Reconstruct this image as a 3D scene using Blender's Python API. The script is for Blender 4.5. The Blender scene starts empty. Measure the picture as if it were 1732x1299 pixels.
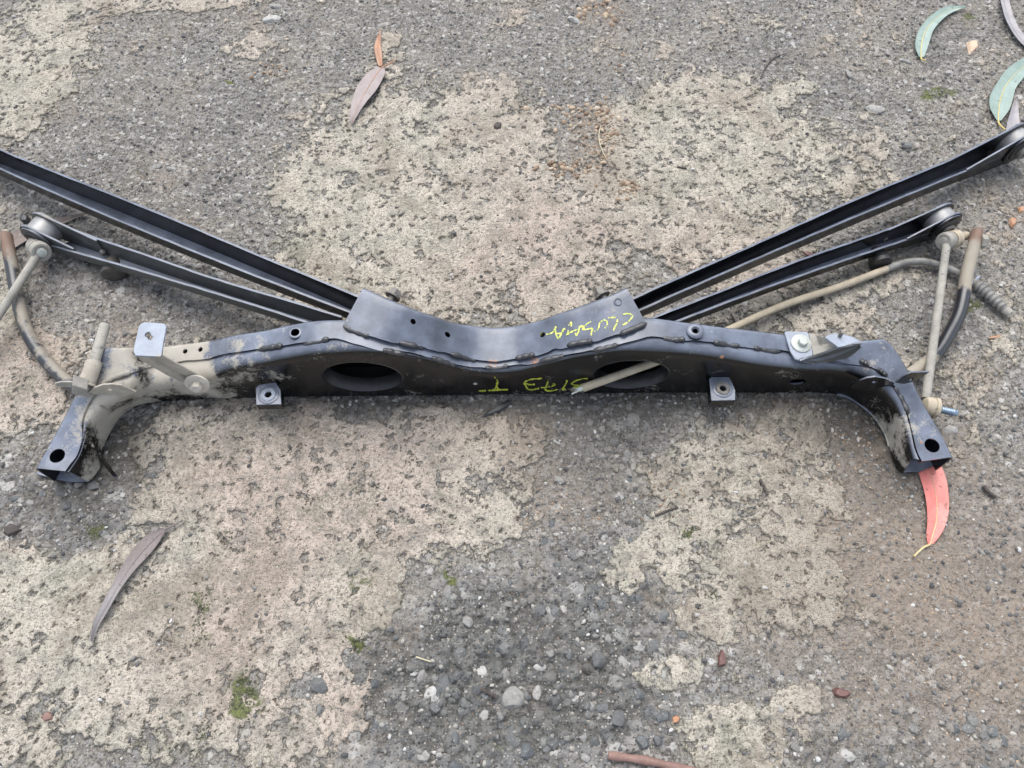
import bpy, bmesh, math, random
import numpy as np
from mathutils import Vector, Matrix
from mathutils.bvhtree import BVHTree

random.seed(7)
RNG = np.random.RandomState(11)
scene = bpy.context.scene
col = scene.collection

# ------------------------------------------------------------------ camera, sky, sun, exposure
IW, IH, FPX = 1732.0, 1299.0, 1250.0          # photograph size and focal length in its pixels
TILT, DIST = math.radians(28.0), 0.95         # camera tilt from straight down, distance to the aim point
CAM = Vector((0.0, -DIST * math.sin(TILT), DIST * math.cos(TILT)))
FWD = Vector((0.0, math.sin(TILT), -math.cos(TILT)))
UP = Vector((0.0, math.cos(TILT), math.sin(TILT)))
RIGHT = Vector((1.0, 0.0, 0.0))

cam_data = bpy.data.cameras.new('camera')
cam_data.sensor_width = 36.0
cam_data.lens = 36.0 * FPX / IW
cam_data.clip_start = 0.01
cam_data.clip_end = 200.0
cam = bpy.data.objects.new('camera', cam_data)
cam.location = CAM
cam.rotation_euler = (TILT, 0.0, 0.0)
col.objects.link(cam)
scene.camera = cam

SUN_ELEV, SUN_ROT = math.radians(63.0), math.radians(-10.0)
world = bpy.data.worlds.new('World')
scene.world = world
world.use_nodes = True
wn, wl = world.node_tree.nodes, world.node_tree.links
wn.clear()
sky = wn.new('ShaderNodeTexSky')
sky.sky_type = 'NISHITA'
sky.sun_disc = False
sky.sun_elevation = SUN_ELEV
sky.sun_rotation = SUN_ROT
sky.air_density = 1.0
sky.dust_density = 2.0
sky.ozone_density = 1.0
hsv = wn.new('ShaderNodeHueSaturation')
hsv.inputs['Saturation'].default_value = 0.50   # an overcast, greyer sky
bg = wn.new('ShaderNodeBackground')
bg.inputs['Strength'].default_value = 0.15
wo = wn.new('ShaderNodeOutputWorld')
wl.new(sky.outputs[0], hsv.inputs['Color'])
wl.new(hsv.outputs[0], bg.inputs['Color'])
wl.new(bg.outputs[0], wo.inputs['Surface'])

sun_data = bpy.data.lights.new('sun', 'SUN')
sun_data.energy = 1.5
sun_data.angle = math.radians(58.0)
sun_data.color = (1.0, 0.965, 0.91)
sun = bpy.data.objects.new('sun', sun_data)
sd = Vector((math.sin(SUN_ROT) * math.cos(SUN_ELEV), math.cos(SUN_ROT) * math.cos(SUN_ELEV), math.sin(SUN_ELEV)))
sun.rotation_euler = sd.to_track_quat('Z', 'Y').to_euler()
sun.location = sd * 5
col.objects.link(sun)

scene.view_settings.view_transform = 'Standard'
scene.view_settings.look = 'None'
scene.view_settings.exposure = 1.0
scene.view_settings.gamma = 1.0
scene.view_settings.use_curve_mapping = False
scene.render.engine = 'CYCLES'
scene.cycles.use_adaptive_sampling = True
scene.cycles.adaptive_threshold = 0.03
scene.cycles.max_bounces = 5
scene.cycles.diffuse_bounces = 3
scene.cycles.glossy_bounces = 3
scene.render.resolution_x = 1024
scene.render.resolution_y = 768


# ------------------------------------------------------------------ measuring: a pixel of the photograph on a plane of the place
def ray(u, v):
    return FWD + RIGHT * ((u - IW / 2) / FPX) + UP * ((IH / 2 - v) / FPX)

def PZ(u, v, z=0.0):
    r = ray(u, v)
    return CAM + r * ((z - CAM.z) / r.z)

def PY(u, v, y):
    r = ray(u, v)
    return CAM + r * ((y - CAM.y) / r.y)

def pxm(u, v, z=0.0):
    """metres per photograph pixel at that point"""
    return (PZ(u, v, z) - CAM).dot(FWD) / FPX


# ------------------------------------------------------------------ node helpers
class NT:
    def __init__(self, name):
        self.m = bpy.data.materials.new(name)
        self.m.use_nodes = True
        self.t = self.m.node_tree
        self.t.nodes.clear()
        self.out = self.t.nodes.new('ShaderNodeOutputMaterial')
        self.b = self.t.nodes.new('ShaderNodeBsdfPrincipled')
        self.t.links.new(self.b.outputs[0], self.out.inputs[0])

    def put(self, sock, val):
        if val is None:
            return
        if hasattr(val, 'is_output'):
            self.t.links.new(val, sock)
        else:
            if hasattr(sock.default_value, '__len__') and not hasattr(val, '__len__'):
                val = (val,) * len(sock.default_value)
            if hasattr(val, '__len__') and len(val) == 3 and len(sock.default_value) == 4:
                val = (*val, 1.0)
            sock.default_value = val

    def set(self, **kw):
        for k, v in kw.items():
            self.put(self.b.inputs[k.replace('_', ' ')], v)

    def pos(self):
        return self.t.nodes.new('ShaderNodeNewGeometry').outputs['Position']

    def normal(self):
        return self.t.nodes.new('ShaderNodeNewGeometry').outputs['Normal']

    def objpos(self):
        return self.t.nodes.new('ShaderNodeTexCoord').outputs['Object']

    def rnd(self):
        return self.t.nodes.new('ShaderNodeObjectInfo').outputs['Random']

    def attr(self, name):
        n = self.t.nodes.new('ShaderNodeAttribute')
        n.attribute_name = name
        return n

    def sep(self, c):
        n = self.t.nodes.new('ShaderNodeSeparateXYZ')
        self.put(n.inputs[0], c)
        return n.outputs

    def noise(self, vec, scale, detail=4.0, rough=0.55, dist=0.0, color=False):
        n = self.t.nodes.new('ShaderNodeTexNoise')
        self.put(n.inputs['Vector'], vec)
        n.inputs['Scale'].default_value = scale
        n.inputs['Detail'].default_value = detail
        n.inputs['Roughness'].default_value = rough
        n.inputs['Distortion'].default_value = dist
        return n.outputs['Color' if color else 'Fac']

    def voro(self, vec, scale, feature='F1', out='Distance', rand=1.0):
        n = self.t.nodes.new('ShaderNodeTexVoronoi')
        n.feature = feature
        self.put(n.inputs['Vector'], vec)
        n.inputs['Scale'].default_value = scale
        n.inputs['Randomness'].default_value = rand
        return n.outputs[out]

    def math(self, op, a, b=0.5, c=0.5, clamp=False):
        n = self.t.nodes.new('ShaderNodeMath')
        n.operation = op
        n.use_clamp = clamp
        for i, x in enumerate((a, b, c)):
            self.put(n.inputs[i], x)
        return n.outputs[0]

    def step(self, x, lo, hi, a=0.0, b=1.0):
        n = self.t.nodes.new('ShaderNodeMapRange')
        n.interpolation_type = 'SMOOTHSTEP'
        self.put(n.inputs['Value'], x)
        self.put(n.inputs['From Min'], lo)
        self.put(n.inputs['From Max'], hi)
        self.put(n.inputs['To Min'], a)
        self.put(n.inputs['To Max'], b)
        return n.outputs[0]

    def mix(self, f, a, b, mode='MIX'):
        n = self.t.nodes.new('ShaderNodeMix')
        n.data_type = 'RGBA'
        n.blend_type = mode
        self.put(n.inputs[0], f)
        self.put(n.inputs[6], a)
        self.put(n.inputs[7], b)
        return n.outputs[2]

    def ramp(self, f, stops, interp='LINEAR'):
        n = self.t.nodes.new('ShaderNodeValToRGB')
        n.color_ramp.interpolation = interp
        while len(n.color_ramp.elements) < len(stops):
            n.color_ramp.elements.new(0.5)
        for e, (p, c) in zip(n.color_ramp.elements, stops):
            e.position = p
            e.color = (*c, 1.0) if len(c) == 3 else c
        self.put(n.inputs[0], f)
        return n.outputs[0]

    def dist(self, p, q):
        n = self.t.nodes.new('ShaderNodeVectorMath')
        n.operation = 'DISTANCE'
        self.put(n.inputs[0], p)
        n.inputs[1].default_value = q
        return n.outputs['Value']

    def bump(self, h, strength=0.5, distance=0.001, normal=None):
        n = self.t.nodes.new('ShaderNodeBump')
        n.inputs['Strength'].default_value = strength
        n.inputs['Distance'].default_value = distance
        self.put(n.inputs['Height'], h)
        if normal is not None:
            self.put(n.inputs['Normal'], normal)
        self.put(self.b.inputs['Normal'], n.outputs[0])
        return n.outputs[0]


MUD_A, MUD_B = (0.45, 0.42, 0.36), (0.30, 0.275, 0.235)
RUST = (0.30, 0.115, 0.035)
rust_spots = [(1142, 578, .10, .0045), (1222, 604, .09, .0045), (833, 616, .066, .010), (1312, 617, .085, .003), (905, 612, .07, .008), (757, 567, .075, .004), (918, 566, .085, .0035), (1557, 748, .046, .004), (1476, 700, .02, .006)]


def paint_material(name, mud_amount=0.0, mudblob=True, base=(0.004, 0.0043, 0.0052), rough=0.22):
    """black chassis paint, worn and dusty, with dried mud on the left end"""
    n = NT(name)
    p = n.pos()
    N = n.sep(n.normal())
    big = n.noise(p, 9.0, 5, 0.6)
    mid = n.noise(p, 42.0, 6, 0.62)
    fine = n.noise(p, 420.0, 5, 0.6)
    # dusty film plus a blue sky sheen painted on faces that look up
    upf = n.step(N[2], 0.45, 0.97)
    dust_sheen = n.math('MULTIPLY', upf, n.step(n.math('ADD', n.math('MULTIPLY', mid, .6), n.math('MULTIPLY', big, .4)), 0.34, 0.68, 0.25, 0.50))
    c = n.mix(dust_sheen, base, (0.32, 0.365, 0.465))
    scuff = n.math('MULTIPLY', n.step(n.noise(p, 55.0, 8, .75), .60, .66), n.step(big, .45, .62))
    c = n.mix(n.math('MULTIPLY', scuff, .35), c, (0.22, 0.22, 0.225))
    speck = n.math('GREATER_THAN', n.noise(p, 700.0, 2, 0.5), 0.735)
    c = n.mix(n.math('MULTIPLY', speck, 0.35), c, (0.35, 0.34, 0.31))
    # chips and rust
    r_ = None
    for (u, v, z, rad) in rust_spots:
        d = n.dist(p, PZ(u, v, z))
        m = n.step(n.math('ADD', d, n.math('MULTIPLY', n.math('SUBTRACT', fine, .5), rad * 2.2)), rad * 0.75, rad * 0.35)
        r_ = m if r_ is None else n.math('MAXIMUM', r_, m)
    c = n.mix(n.math('MULTIPLY', r_, 0.8), c, n.mix(fine, RUST, (0.42, 0.24, 0.14)))
    # mud
    mcol = n.mix(n.noise(p, 60.0, 5, 0.6), MUD_A, MUD_B)
    nz = n.math('ADD', n.math('MULTIPLY', n.noise(p, 19.0, 10, 0.74), 0.85), n.math('MULTIPLY', fine, 0.15))
    if mudblob:
        f = None
        for (u, v, z, rad, w) in [(258, 640, .06, .120, .98), (195, 640, .06, .085, .80), (175, 700, .04, .055, .74), (330, 655, .05, .085, .78), (205, 690, .03, .07, .95), (160, 775, .02, .04, .42), (115, 740, .05, .05, .30), (360, 590, .09, .05, .50), (1500, 735, .03, .055, .62), (1515, 775, .02, .03, .7), (1370, 657, .02, .05, .5)]:
            d = n.dist(p, PZ(u, v, z))
            m = n.step(d, rad, rad * 0.30, 0.0, w)
            f = m if f is None else n.math('MAXIMUM', f, m)
        mud = n.step(n.math('ADD', f, n.math('MULTIPLY', n.math('SUBTRACT', nz, .5), 5.6)), 0.42, .98, 0, .95)
    else:
        mud = n.step(n.math('ADD', nz, mud_amount), 0.56, 0.70)
    if mud_amount or mudblob:
        c = n.mix(mud, c, mcol)
        rg = n.math('ADD', n.math('MULTIPLY', mud, 0.55), n.math('ADD', rough - 0.06, n.math('MULTIPLY', big, 0.14)))
        n.set(Base_Color=c, Roughness=rg, Specular_IOR_Level=n.step(mud, 0, 1, .52, 0.15))
        h = n.math('ADD', n.math('MULTIPLY', mud, 0.7), n.math('MULTIPLY', fine, 0.25))
    else:
        n.set(Base_Color=c, Roughness=n.math('ADD', rough - 0.06, n.math('MULTIPLY', big, 0.14)), Specular_IOR_Level=.60)
        h = fine
    n.bump(n.math('ADD', h, n.math('MULTIPLY', n.noise(p, 90.0, 3, .5), 0.25)), 0.35, 0.0008)
    return n.m


def plain_material(name, a, b, rough=0.6, metal=0.0, scale=60.0, bumpd=0.0005, spec=0.5, c3=None, t3=0.62):
    n = NT(name)
    p = n.pos()
    f = n.step(n.noise(p, scale, 6, 0.62), 0.32, 0.68)
    c = n.mix(f, a, b)
    if c3:
        c = n.mix(n.step(n.noise(p, scale * 1.7, 5, .6), t3, t3 + .10), c, c3)
    fine = n.noise(p, scale * 9, 4, 0.6)
    n.set(Base_Color=n.mix(n.step(fine, .3, .75, 0, .35), c, tuple(x * 0.55 for x in a)), Roughness=rough, Metallic=metal, Specular_IOR_Level=spec)
    n.bump(fine, 0.5, bumpd)
    return n.m


M = {}
M['paint'] = paint_material('black_chassis_paint')
M['arm'] = paint_material('black_arm_paint', mud_amount=-0.075, mudblob=False, rough=0.22)
M['arm_dusty'] = paint_material('dusty_arm_paint', mud_amount=0.015, mudblob=False, base=(0.075, 0.078, 0.076), rough=0.42)
M['inside'] = plain_material('dark_inner_paint', (0.012, 0.012, 0.013), (0.02, 0.019, 0.018), 0.6, 0, 60, 0.0003)
M['weld'] = plain_material('weld_seam', (0.012, 0.012, 0.013), (0.03, 0.03, 0.032), 0.28, 0, 160, 0.0008, 0.8)
M['mud'] = plain_material('mud_caked_steel', (0.43, 0.395, 0.335), (0.33, 0.30, 0.25), 0.85, 0, 70, 0.0006, 0.2, (0.14, 0.135, 0.125), .66)
M['mudgrey'] = plain_material('greyish_dirt_on_steel', (0.36, 0.34, 0.30), (0.25, 0.24, 0.21), 0.8, 0, 50, 0.0005, 0.25, (0.10, 0.10, 0.11))
M['zinc'] = plain_material('zinc_plate', (0.30, 0.335, 0.395), (0.23, 0.26, 0.31), 0.45, 0.0, 40, 0.0002, 0.5, (0.34, 0.31, 0.25), .60)
M['bolt'] = plain_material('zinc_bolt', (0.47, 0.49, 0.45), (0.37, 0.39, 0.36), 0.4, 0.1, 120, 0.0002)
M['bolt_dull'] = plain_material('dull_bolt', (0.22, 0.21, 0.19), (0.13, 0.12, 0.11), 0.55, 0.3, 120, 0.0003)
M['rubber'] = plain_material('black_rubber', (0.018, 0.018, 0.019), (0.035, 0.034, 0.033), 0.5, 0, 90, 0.0003)
M['rubber_dusty'] = plain_material('dusty_rubber', (0.10, 0.09, 0.075), (0.05, 0.047, 0.042), 0.75, 0, 60, 0.0004)
M['bush'] = plain_material('bush_sleeve', (0.36, 0.36, 0.35), (0.26, 0.26, 0.26), 0.42, 0.2, 50, 0.0002, .5, (0.33, 0.30, 0.25))
M['rust'] = plain_material('rusty_steel', (0.19, 0.115, 0.075), (0.13, 0.075, 0.05), 0.85, 0, 90, 0.0006, 0.2, (0.26, 0.20, 0.15))
M['cable'] = plain_material('dirty_cable_sheath', (0.47, 0.41, 0.31), (0.36, 0.31, 0.23), 0.75, 0, 45, 0.0004, 0.3, (0.24, 0.205, 0.15), .60)
M['hose'] = plain_material('grey_hose', (0.27, 0.265, 0.245), (0.15, 0.145, 0.135), 0.6, 0, 60, 0.0004, .4, (0.30, 0.28, 0.23))
M['wire'] = plain_material('wire_strands', (0.40, 0.46, 0.42), (0.55, 0.58, 0.52), 0.45, 0.4, 200, 0.0002)
M['thread'] = plain_material('blue_zinc_thread', (0.20, 0.27, 0.35), (0.29, 0.36, 0.44), 0.35, 0.6, 80, 0.0002)
M['shard'] = plain_material('black_plastic_shard', (0.020, 0.021, 0.023), (0.05, 0.05, 0.055), 0.45, 0, 60, 0.0004)
nt = NT('yellow_paint_pen')
f_ = nt.noise(nt.pos(), 260.0, 4, .65)
nt.set(Base_Color=nt.mix(nt.step(f_, .30, .60), (0.30, 0.34, 0.06), (0.72, 0.76, 0.17)), Roughness=0.55)
M['pen'] = nt.m
nt = NT('faded_yellow_paint_pen')
f_ = nt.noise(nt.pos(), 260.0, 4, .65)
nt.set(Base_Color=nt.mix(nt.step(f_, .30, .62), (0.16, 0.18, 0.02), (0.50, 0.54, 0.06)), Roughness=0.55)
M['pen2'] = nt.m


# sway bar: black bar, muddy and rusty towards its flattened ends
def bar_material():
    n = NT('sway_bar_paint')
    p = n.pos()
    X = n.sep(p)
    fine = n.noise(p, 70.0, 6, .6)
    e1 = n.dist(p, PZ(1650, 395, .02))
    e2 = n.dist(p, PZ(10, 405, .02))
    rust = n.math('MAXIMUM', n.step(n.math('ADD', e1, n.math('MULTIPLY', fine, .03)), .060, .048), n.step(n.math('ADD', e2, n.math('MULTIPLY', fine, .05)), .085, .06))
    wob = n.math('MULTIPLY', n.math('SUBTRACT', fine, .5), .03)
    mudR = n.step(n.math('ADD', e1, wob), .108, .100)
    mudL = n.math('MULTIPLY', n.step(X[0], -.50, -.56), n.step(n.math('ADD', n.noise(p, 26.0, 7, .7), n.math('MULTIPLY', n.sep(n.normal())[0], .16)), .46, .60))
    mudT = n.step(n.math('ADD', n.dist(p, PZ(1556, 622, .015)), wob), .032, .024)
    mud = n.math('MAXIMUM', n.math('MAXIMUM', mudR, n.math('MULTIPLY', mudL, .8)), mudT)
    c = n.mix(mud, (0.016, 0.018, 0.022), n.mix(fine, (0.34, 0.30, 0.235), (0.22, 0.195, 0.155)))
    c = n.mix(rust, c, n.mix(fine, (0.20, 0.13, 0.09), (0.15, 0.09, 0.065)))
    n.set(Base_Color=c, Roughness=n.math('ADD', 0.28, n.math('MULTIPLY', n.math('MAXIMUM', mud, rust), .5)), Specular_IOR_Level=0.7)
    n.bump(fine, .4, .0006)
    return n.m
M['bar'] = bar_material()


# ------------------------------------------------------------------ mesh helpers
def link(o, parent=None):
    col.objects.link(o)
    if parent is not None:
        o.parent = parent
    return o

def thing(name, loc, label, cat, group=None):
    e = bpy.data.objects.new(name, None)
    e.empty_display_size = 0.05
    e.location = loc
    e['label'] = label
    e['category'] = cat
    if group:
        e['group'] = group
    return link(e)

def tag(o, label, cat, group=None):
    o['label'] = label
    o['category'] = cat
    if group:
        o['group'] = group
    return o

def origin_of(parent):
    p = Vector((0, 0, 0))
    while parent is not None:
        p = p + parent.location
        parent = parent.parent
    return p

def mk(name, verts, faces, mat, parent=None, smooth=None, loc=None, bevel=None):
    """one mesh object from world-space vertices; smooth = auto-smooth angle in degrees"""
    off = origin_of(parent)
    o_loc = Vector((0, 0, 0))
    if loc is not None:
        o_loc = Vector(loc) - off
        off = Vector(loc)
    me = bpy.data.meshes.new(name)
    me.from_pydata([tuple(Vector(v) - off) for v in verts], [], faces)
    me.materials.append(mat)
    me.update()
    o = bpy.data.objects.new(name, me)
    o.location = o_loc
    link(o, parent)
    finish(o, smooth, bevel)
    return o

def finish(o, smooth=None, bevel=None):
    me = o.data
    if smooth is not None:
        me.polygons.foreach_set('use_smooth', [True] * len(me.polygons))
        me.set_sharp_from_angle(angle=math.radians(smooth))
    if bevel:
        b = o.modifiers.new('edge', 'BEVEL')
        b.width = bevel
        b.segments = 2
        b.limit_method = 'ANGLE'
        b.angle_limit = math.radians(40)

def merge(*vf):
    V, F = [], []
    for v, f in vf:
        k = len(V)
        V += list(v)
        F += [tuple(i + k for i in q) for q in f]
    return V, F

def frame(d):
    d = Vector(d).normalized()
    a = Vector((0, 0, 1)) if abs(d.z) < 0.9 else Vector((0, 1, 0))
    s = d.cross(a).normalized()
    return d, s, s.cross(d).normalized()

def catmull(pts, n):
    """smooth path of n points through pts, chord-length parameter"""
    P = np.array([list(p) for p in pts], float)
    if len(P) == 2:
        t = np.linspace(0, 1, n)[:, None]
        return P[0] * (1 - t) + P[1] * t
    d = np.maximum(np.linalg.norm(np.diff(P[:, :3], axis=0), axis=1), 1e-9) ** 0.5
    t = np.concatenate([[0], np.cumsum(d)])
    return hermite(t, P, np.linspace(0, t[-1], n))

def hermite(t, P, s):
    P = np.asarray(P, float)
    m = np.zeros_like(P)
    dl = np.diff(P, axis=0) / np.diff(t)[:, None]
    m[0], m[-1] = dl[0], dl[-1]
    w0, w1 = np.diff(t)[:-1, None], np.diff(t)[1:, None]
    m[1:-1] = (dl[:-1] * w1 + dl[1:] * w0) / (w0 + w1)
    i = np.clip(np.searchsorted(t, s, side='right') - 1, 0, len(t) - 2)
    h = (t[i + 1] - t[i])
    x = ((s - t[i]) / h)[:, None]
    h = h[:, None]
    return ((2 * x ** 3 - 3 * x ** 2 + 1) * P[i] + (x ** 3 - 2 * x ** 2 + x) * h * m[i]
            + (-2 * x ** 3 + 3 * x ** 2) * P[i + 1] + (x ** 3 - x ** 2) * h * m[i + 1])

def tube(path, rad, seg=14, squash=None, caps=True):
    path = [Vector(p) for p in path]
    n = len(path)
    if not hasattr(rad, '__len__'):
        rad = [rad] * n
    V, F = [], []
    prev = None
    for i, p in enumerate(path):
        d = (path[min(i + 1, n - 1)] - path[max(i - 1, 0)]).normalized()
        if prev is None:
            _, s, w = frame(d)
        else:
            s = (prev - d * prev.dot(d)).normalized()
            w = s.cross(d).normalized()
        prev = s
        sq = squash[i] if squash is not None else (1, 1)
        for k in range(seg):
            a = 2 * math.pi * k / seg
            V.append(p + s * (math.cos(a) * rad[i] * sq[0]) + w * (math.sin(a) * rad[i] * sq[1]))
    for i in range(n - 1):
        for k in range(seg):
            a, b = i * seg + k, i * seg + (k + 1) % seg
            F.append((a, b, b + seg, a + seg))
    if caps:
        F.append(tuple(range(seg - 1, -1, -1)))
        F.append(tuple((n - 1) * seg + k for k in range(seg)))
    return V, F

def lathe(c, axis, prof, seg=28):
    """profile of (offset along axis, radius) turned round the axis"""
    d, s, w = frame(axis)
    c = Vector(c)
    V, F = [], []
    for (h, r) in prof:
        for k in range(seg):
            a = 2 * math.pi * k / seg
            V.append(c + d * h + (s * math.cos(a) + w * math.sin(a)) * r)
    for i in range(len(prof) - 1):
        for k in range(seg):
            a, b = i * seg + k, i * seg + (k + 1) % seg
            F.append((a, b, b + seg, a + seg))
    if prof[0][1] > 1e-6:
        F.append(tuple(range(seg - 1, -1, -1)))
    if prof[-1][1] > 1e-6:
        F.append(tuple((len(prof) - 1) * seg + k for k in range(seg)))
    return V, F

def ring(c, axis, ri, ro, h, seg=32):
    d, s, w = frame(axis)
    c = Vector(c)
    V, F = [], []
    for (hh, r) in ((0, ri), (0, ro), (h * .8, ro), (h, ro - h * .25), (h, ri + h * .15), (h * .85, ri)):
        for k in range(seg):
            a = 2 * math.pi * k / seg
            V.append(c + d * hh + (s * math.cos(a) + w * math.sin(a)) * r)
    for i in range(6):
        for k in range(seg):
            a, b = i * seg + k, i * seg + (k + 1) % seg
            j = (i + 1) % 6 - i
            F.append((a, b, b + j * seg, a + j * seg))
    return V, F

def hexhead(c, axis, r, h, turn=0.2):
    d, s, w = frame(axis)
    c = Vector(c)
    V, F = [], []
    for (hh, rr) in ((0, r), (h * .85, r), (h, r * .86)):
        for k in range(6):
            a = math.pi / 3 * k + turn
            V.append(c + d * hh + (s * math.cos(a) + w * math.sin(a)) * rr)
    for i in range(2):
        for k in range(6):
            a, b = i * 6 + k, i * 6 + (k + 1) % 6
            F.append((a, b, b + 6, a + 6))
    F.append((5, 4, 3, 2, 1, 0))
    F.append(tuple(range(12, 18)))
    return V, F

def prism(pts, off):
    """flat polygon of world points with a thickness vector"""
    pts = [Vector(p) for p in pts]
    off = Vector(off)
    n = len(pts)
    V = pts + [p + off for p in pts]
    F = [tuple(range(n - 1, -1, -1)), tuple(range(n, 2 * n))]
    F += [(i, (i + 1) % n, (i + 1) % n + n, i + n) for i in range(n)]
    return V, F

def fix_normals(o):
    bm = bmesh.new()
    bm.from_mesh(o.data)
    bmesh.ops.recalc_face_normals(bm, faces=bm.faces)
    bm.to_mesh(o.data)
    bm.free()

def grid(rows):
    """rows: list of point lists of equal length"""
    m = len(rows[0])
    V = [Vector(p) for r in rows for p in r]
    F = [(i * m + j, i * m + j + 1, (i + 1) * m + j + 1, (i + 1) * m + j) for i in range(len(rows) - 1) for j in range(m - 1)]
    return V, F

def temp_mesh_object(V, F):
    me = bpy.data.meshes.new('tmp')
    me.from_pydata([tuple(v) for v in V], [], F)
    o = bpy.data.objects.new('tmp', me)
    col.objects.link(o)
    fix_normals(o)
    return o

def sheet(name, V, F, mat, parent, thick, cutters=(), smooth=35, loc=None, face=None):
    """sheet metal: a surface given thickness, with holes punched through"""
    o = mk(name, V, F, mat, parent, loc=loc)
    fix_normals(o)
    if face is not None:
        if sum((q.normal * q.area for q in o.data.polygons), Vector()).dot(Vector(face)) < 0:
            o.data.flip_normals()
    s = o.modifiers.new('thick', 'SOLIDIFY')
    s.thickness = thick
    s.offset = -1.0
    s.use_even_offset = False
    tmp = []
    base = o.matrix_world if False else None
    bpy.context.view_layer.update()
    for cv, cf in cutters:
        c = temp_mesh_object(cv, cf)
        tmp.append(c)
        b = o.modifiers.new('hole', 'BOOLEAN')
        b.operation = 'DIFFERENCE'
        b.solver = 'EXACT'
        b.object = c
    bpy.context.view_layer.update()
    dg = bpy.context.evaluated_depsgraph_get()
    me = bpy.data.meshes.new_from_object(o.evaluated_get(dg))
    o.modifiers.clear()
    old = o.data
    o.data = me
    me.name = name
    bpy.data.meshes.remove(old)
    if not len(me.materials):
        me.materials.append(mat)
    for c in tmp:
        m_ = c.data
        bpy.data.objects.remove(c)
        bpy.data.meshes.remove(m_)
    finish(o, smooth)
    return o

SURF = []
def register(o):
    off = origin_of(o)
    SURF.append(BVHTree.FromPolygons([tuple(v.co + off) for v in o.data.vertices], [tuple(p.vertices) for p in o.data.polygons]))

def drape(u, v):
    """the point of the registered metal that the photograph shows at that pixel"""
    r = ray(u, v).normalized()
    best = None
    for b in SURF:
        h = b.ray_cast(CAM, r)
        if h[0] is not None and (best is None or h[3] < best[2]):
            n = h[1] if h[1].dot(r) < 0 else -h[1]
            best = (h[0], n, h[3])
    return best


# ------------------------------------------------------------------ numpy noise
PERM = RNG.permutation(4096)
VALS = RNG.rand(4096)
def hsh(ix, iy, k=0):
    return VALS[(PERM[(ix.astype(np.int64) * 73 + PERM[(iy.astype(np.int64) + k * 131) & 4095]) & 4095] + k * 57) & 4095]
def vnoise(x, y, k=0):
    ix, iy = np.floor(x), np.floor(y)
    fx, fy = x - ix, y - iy
    fx, fy = fx * fx * fx * (fx * (fx * 6 - 15) + 10), fy * fy * fy * (fy * (fy * 6 - 15) + 10)
    a, b = hsh(ix, iy, k), hsh(ix + 1, iy, k)
    c, d = hsh(ix, iy + 1, k), hsh(ix + 1, iy + 1, k)
    return (a + (b - a) * fx) * (1 - fy) + (c + (d - c) * fx) * fy
def fbm(x, y, wl, octv=5, gain=0.5, k=0):
    s, a, t = 0.0, 1.0, 0.0
    for i in range(octv):
        f = (2.03 ** i) / wl
        c_, s_ = math.cos(.6 * i), math.sin(.6 * i)
        s = s + a * vnoise((x * c_ - y * s_) * f + 17.3 * i, (x * s_ + y * c_) * f + 9.1 * i, k + i)
        t += a
        a *= gain
    return s / t
def worley(x, y, wl, k=0):
    """distance to the nearest and second nearest seed (in cells) and a random number of the nearest"""
    X, Y = x / wl, y / wl
    ix, iy = np.floor(X), np.floor(Y)
    f1 = np.full(X.shape, 9.0)
    f2 = np.full(X.shape, 9.0)
    rid = np.zeros(X.shape)
    for dx in (-1, 0, 1):
        for dy in (-1, 0, 1):
            cx, cy = ix + dx, iy + dy
            d = np.hypot(cx + .1 + .8 * hsh(cx, cy, k) - X, cy + .1 + .8 * hsh(cx, cy, k + 1) - Y)
            near = d < f1
            f2 = np.where(near, f1, np.minimum(f2, d))
            rid = np.where(near, hsh(cx, cy, k + 2), rid)
            f1 = np.where(near, d, f1)
    return f1, f2, rid
def sstep(x, a, b):
    t = np.clip((x - a) / (b - a), 0, 1)
    return t * t * (3 - 2 * t)


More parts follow.
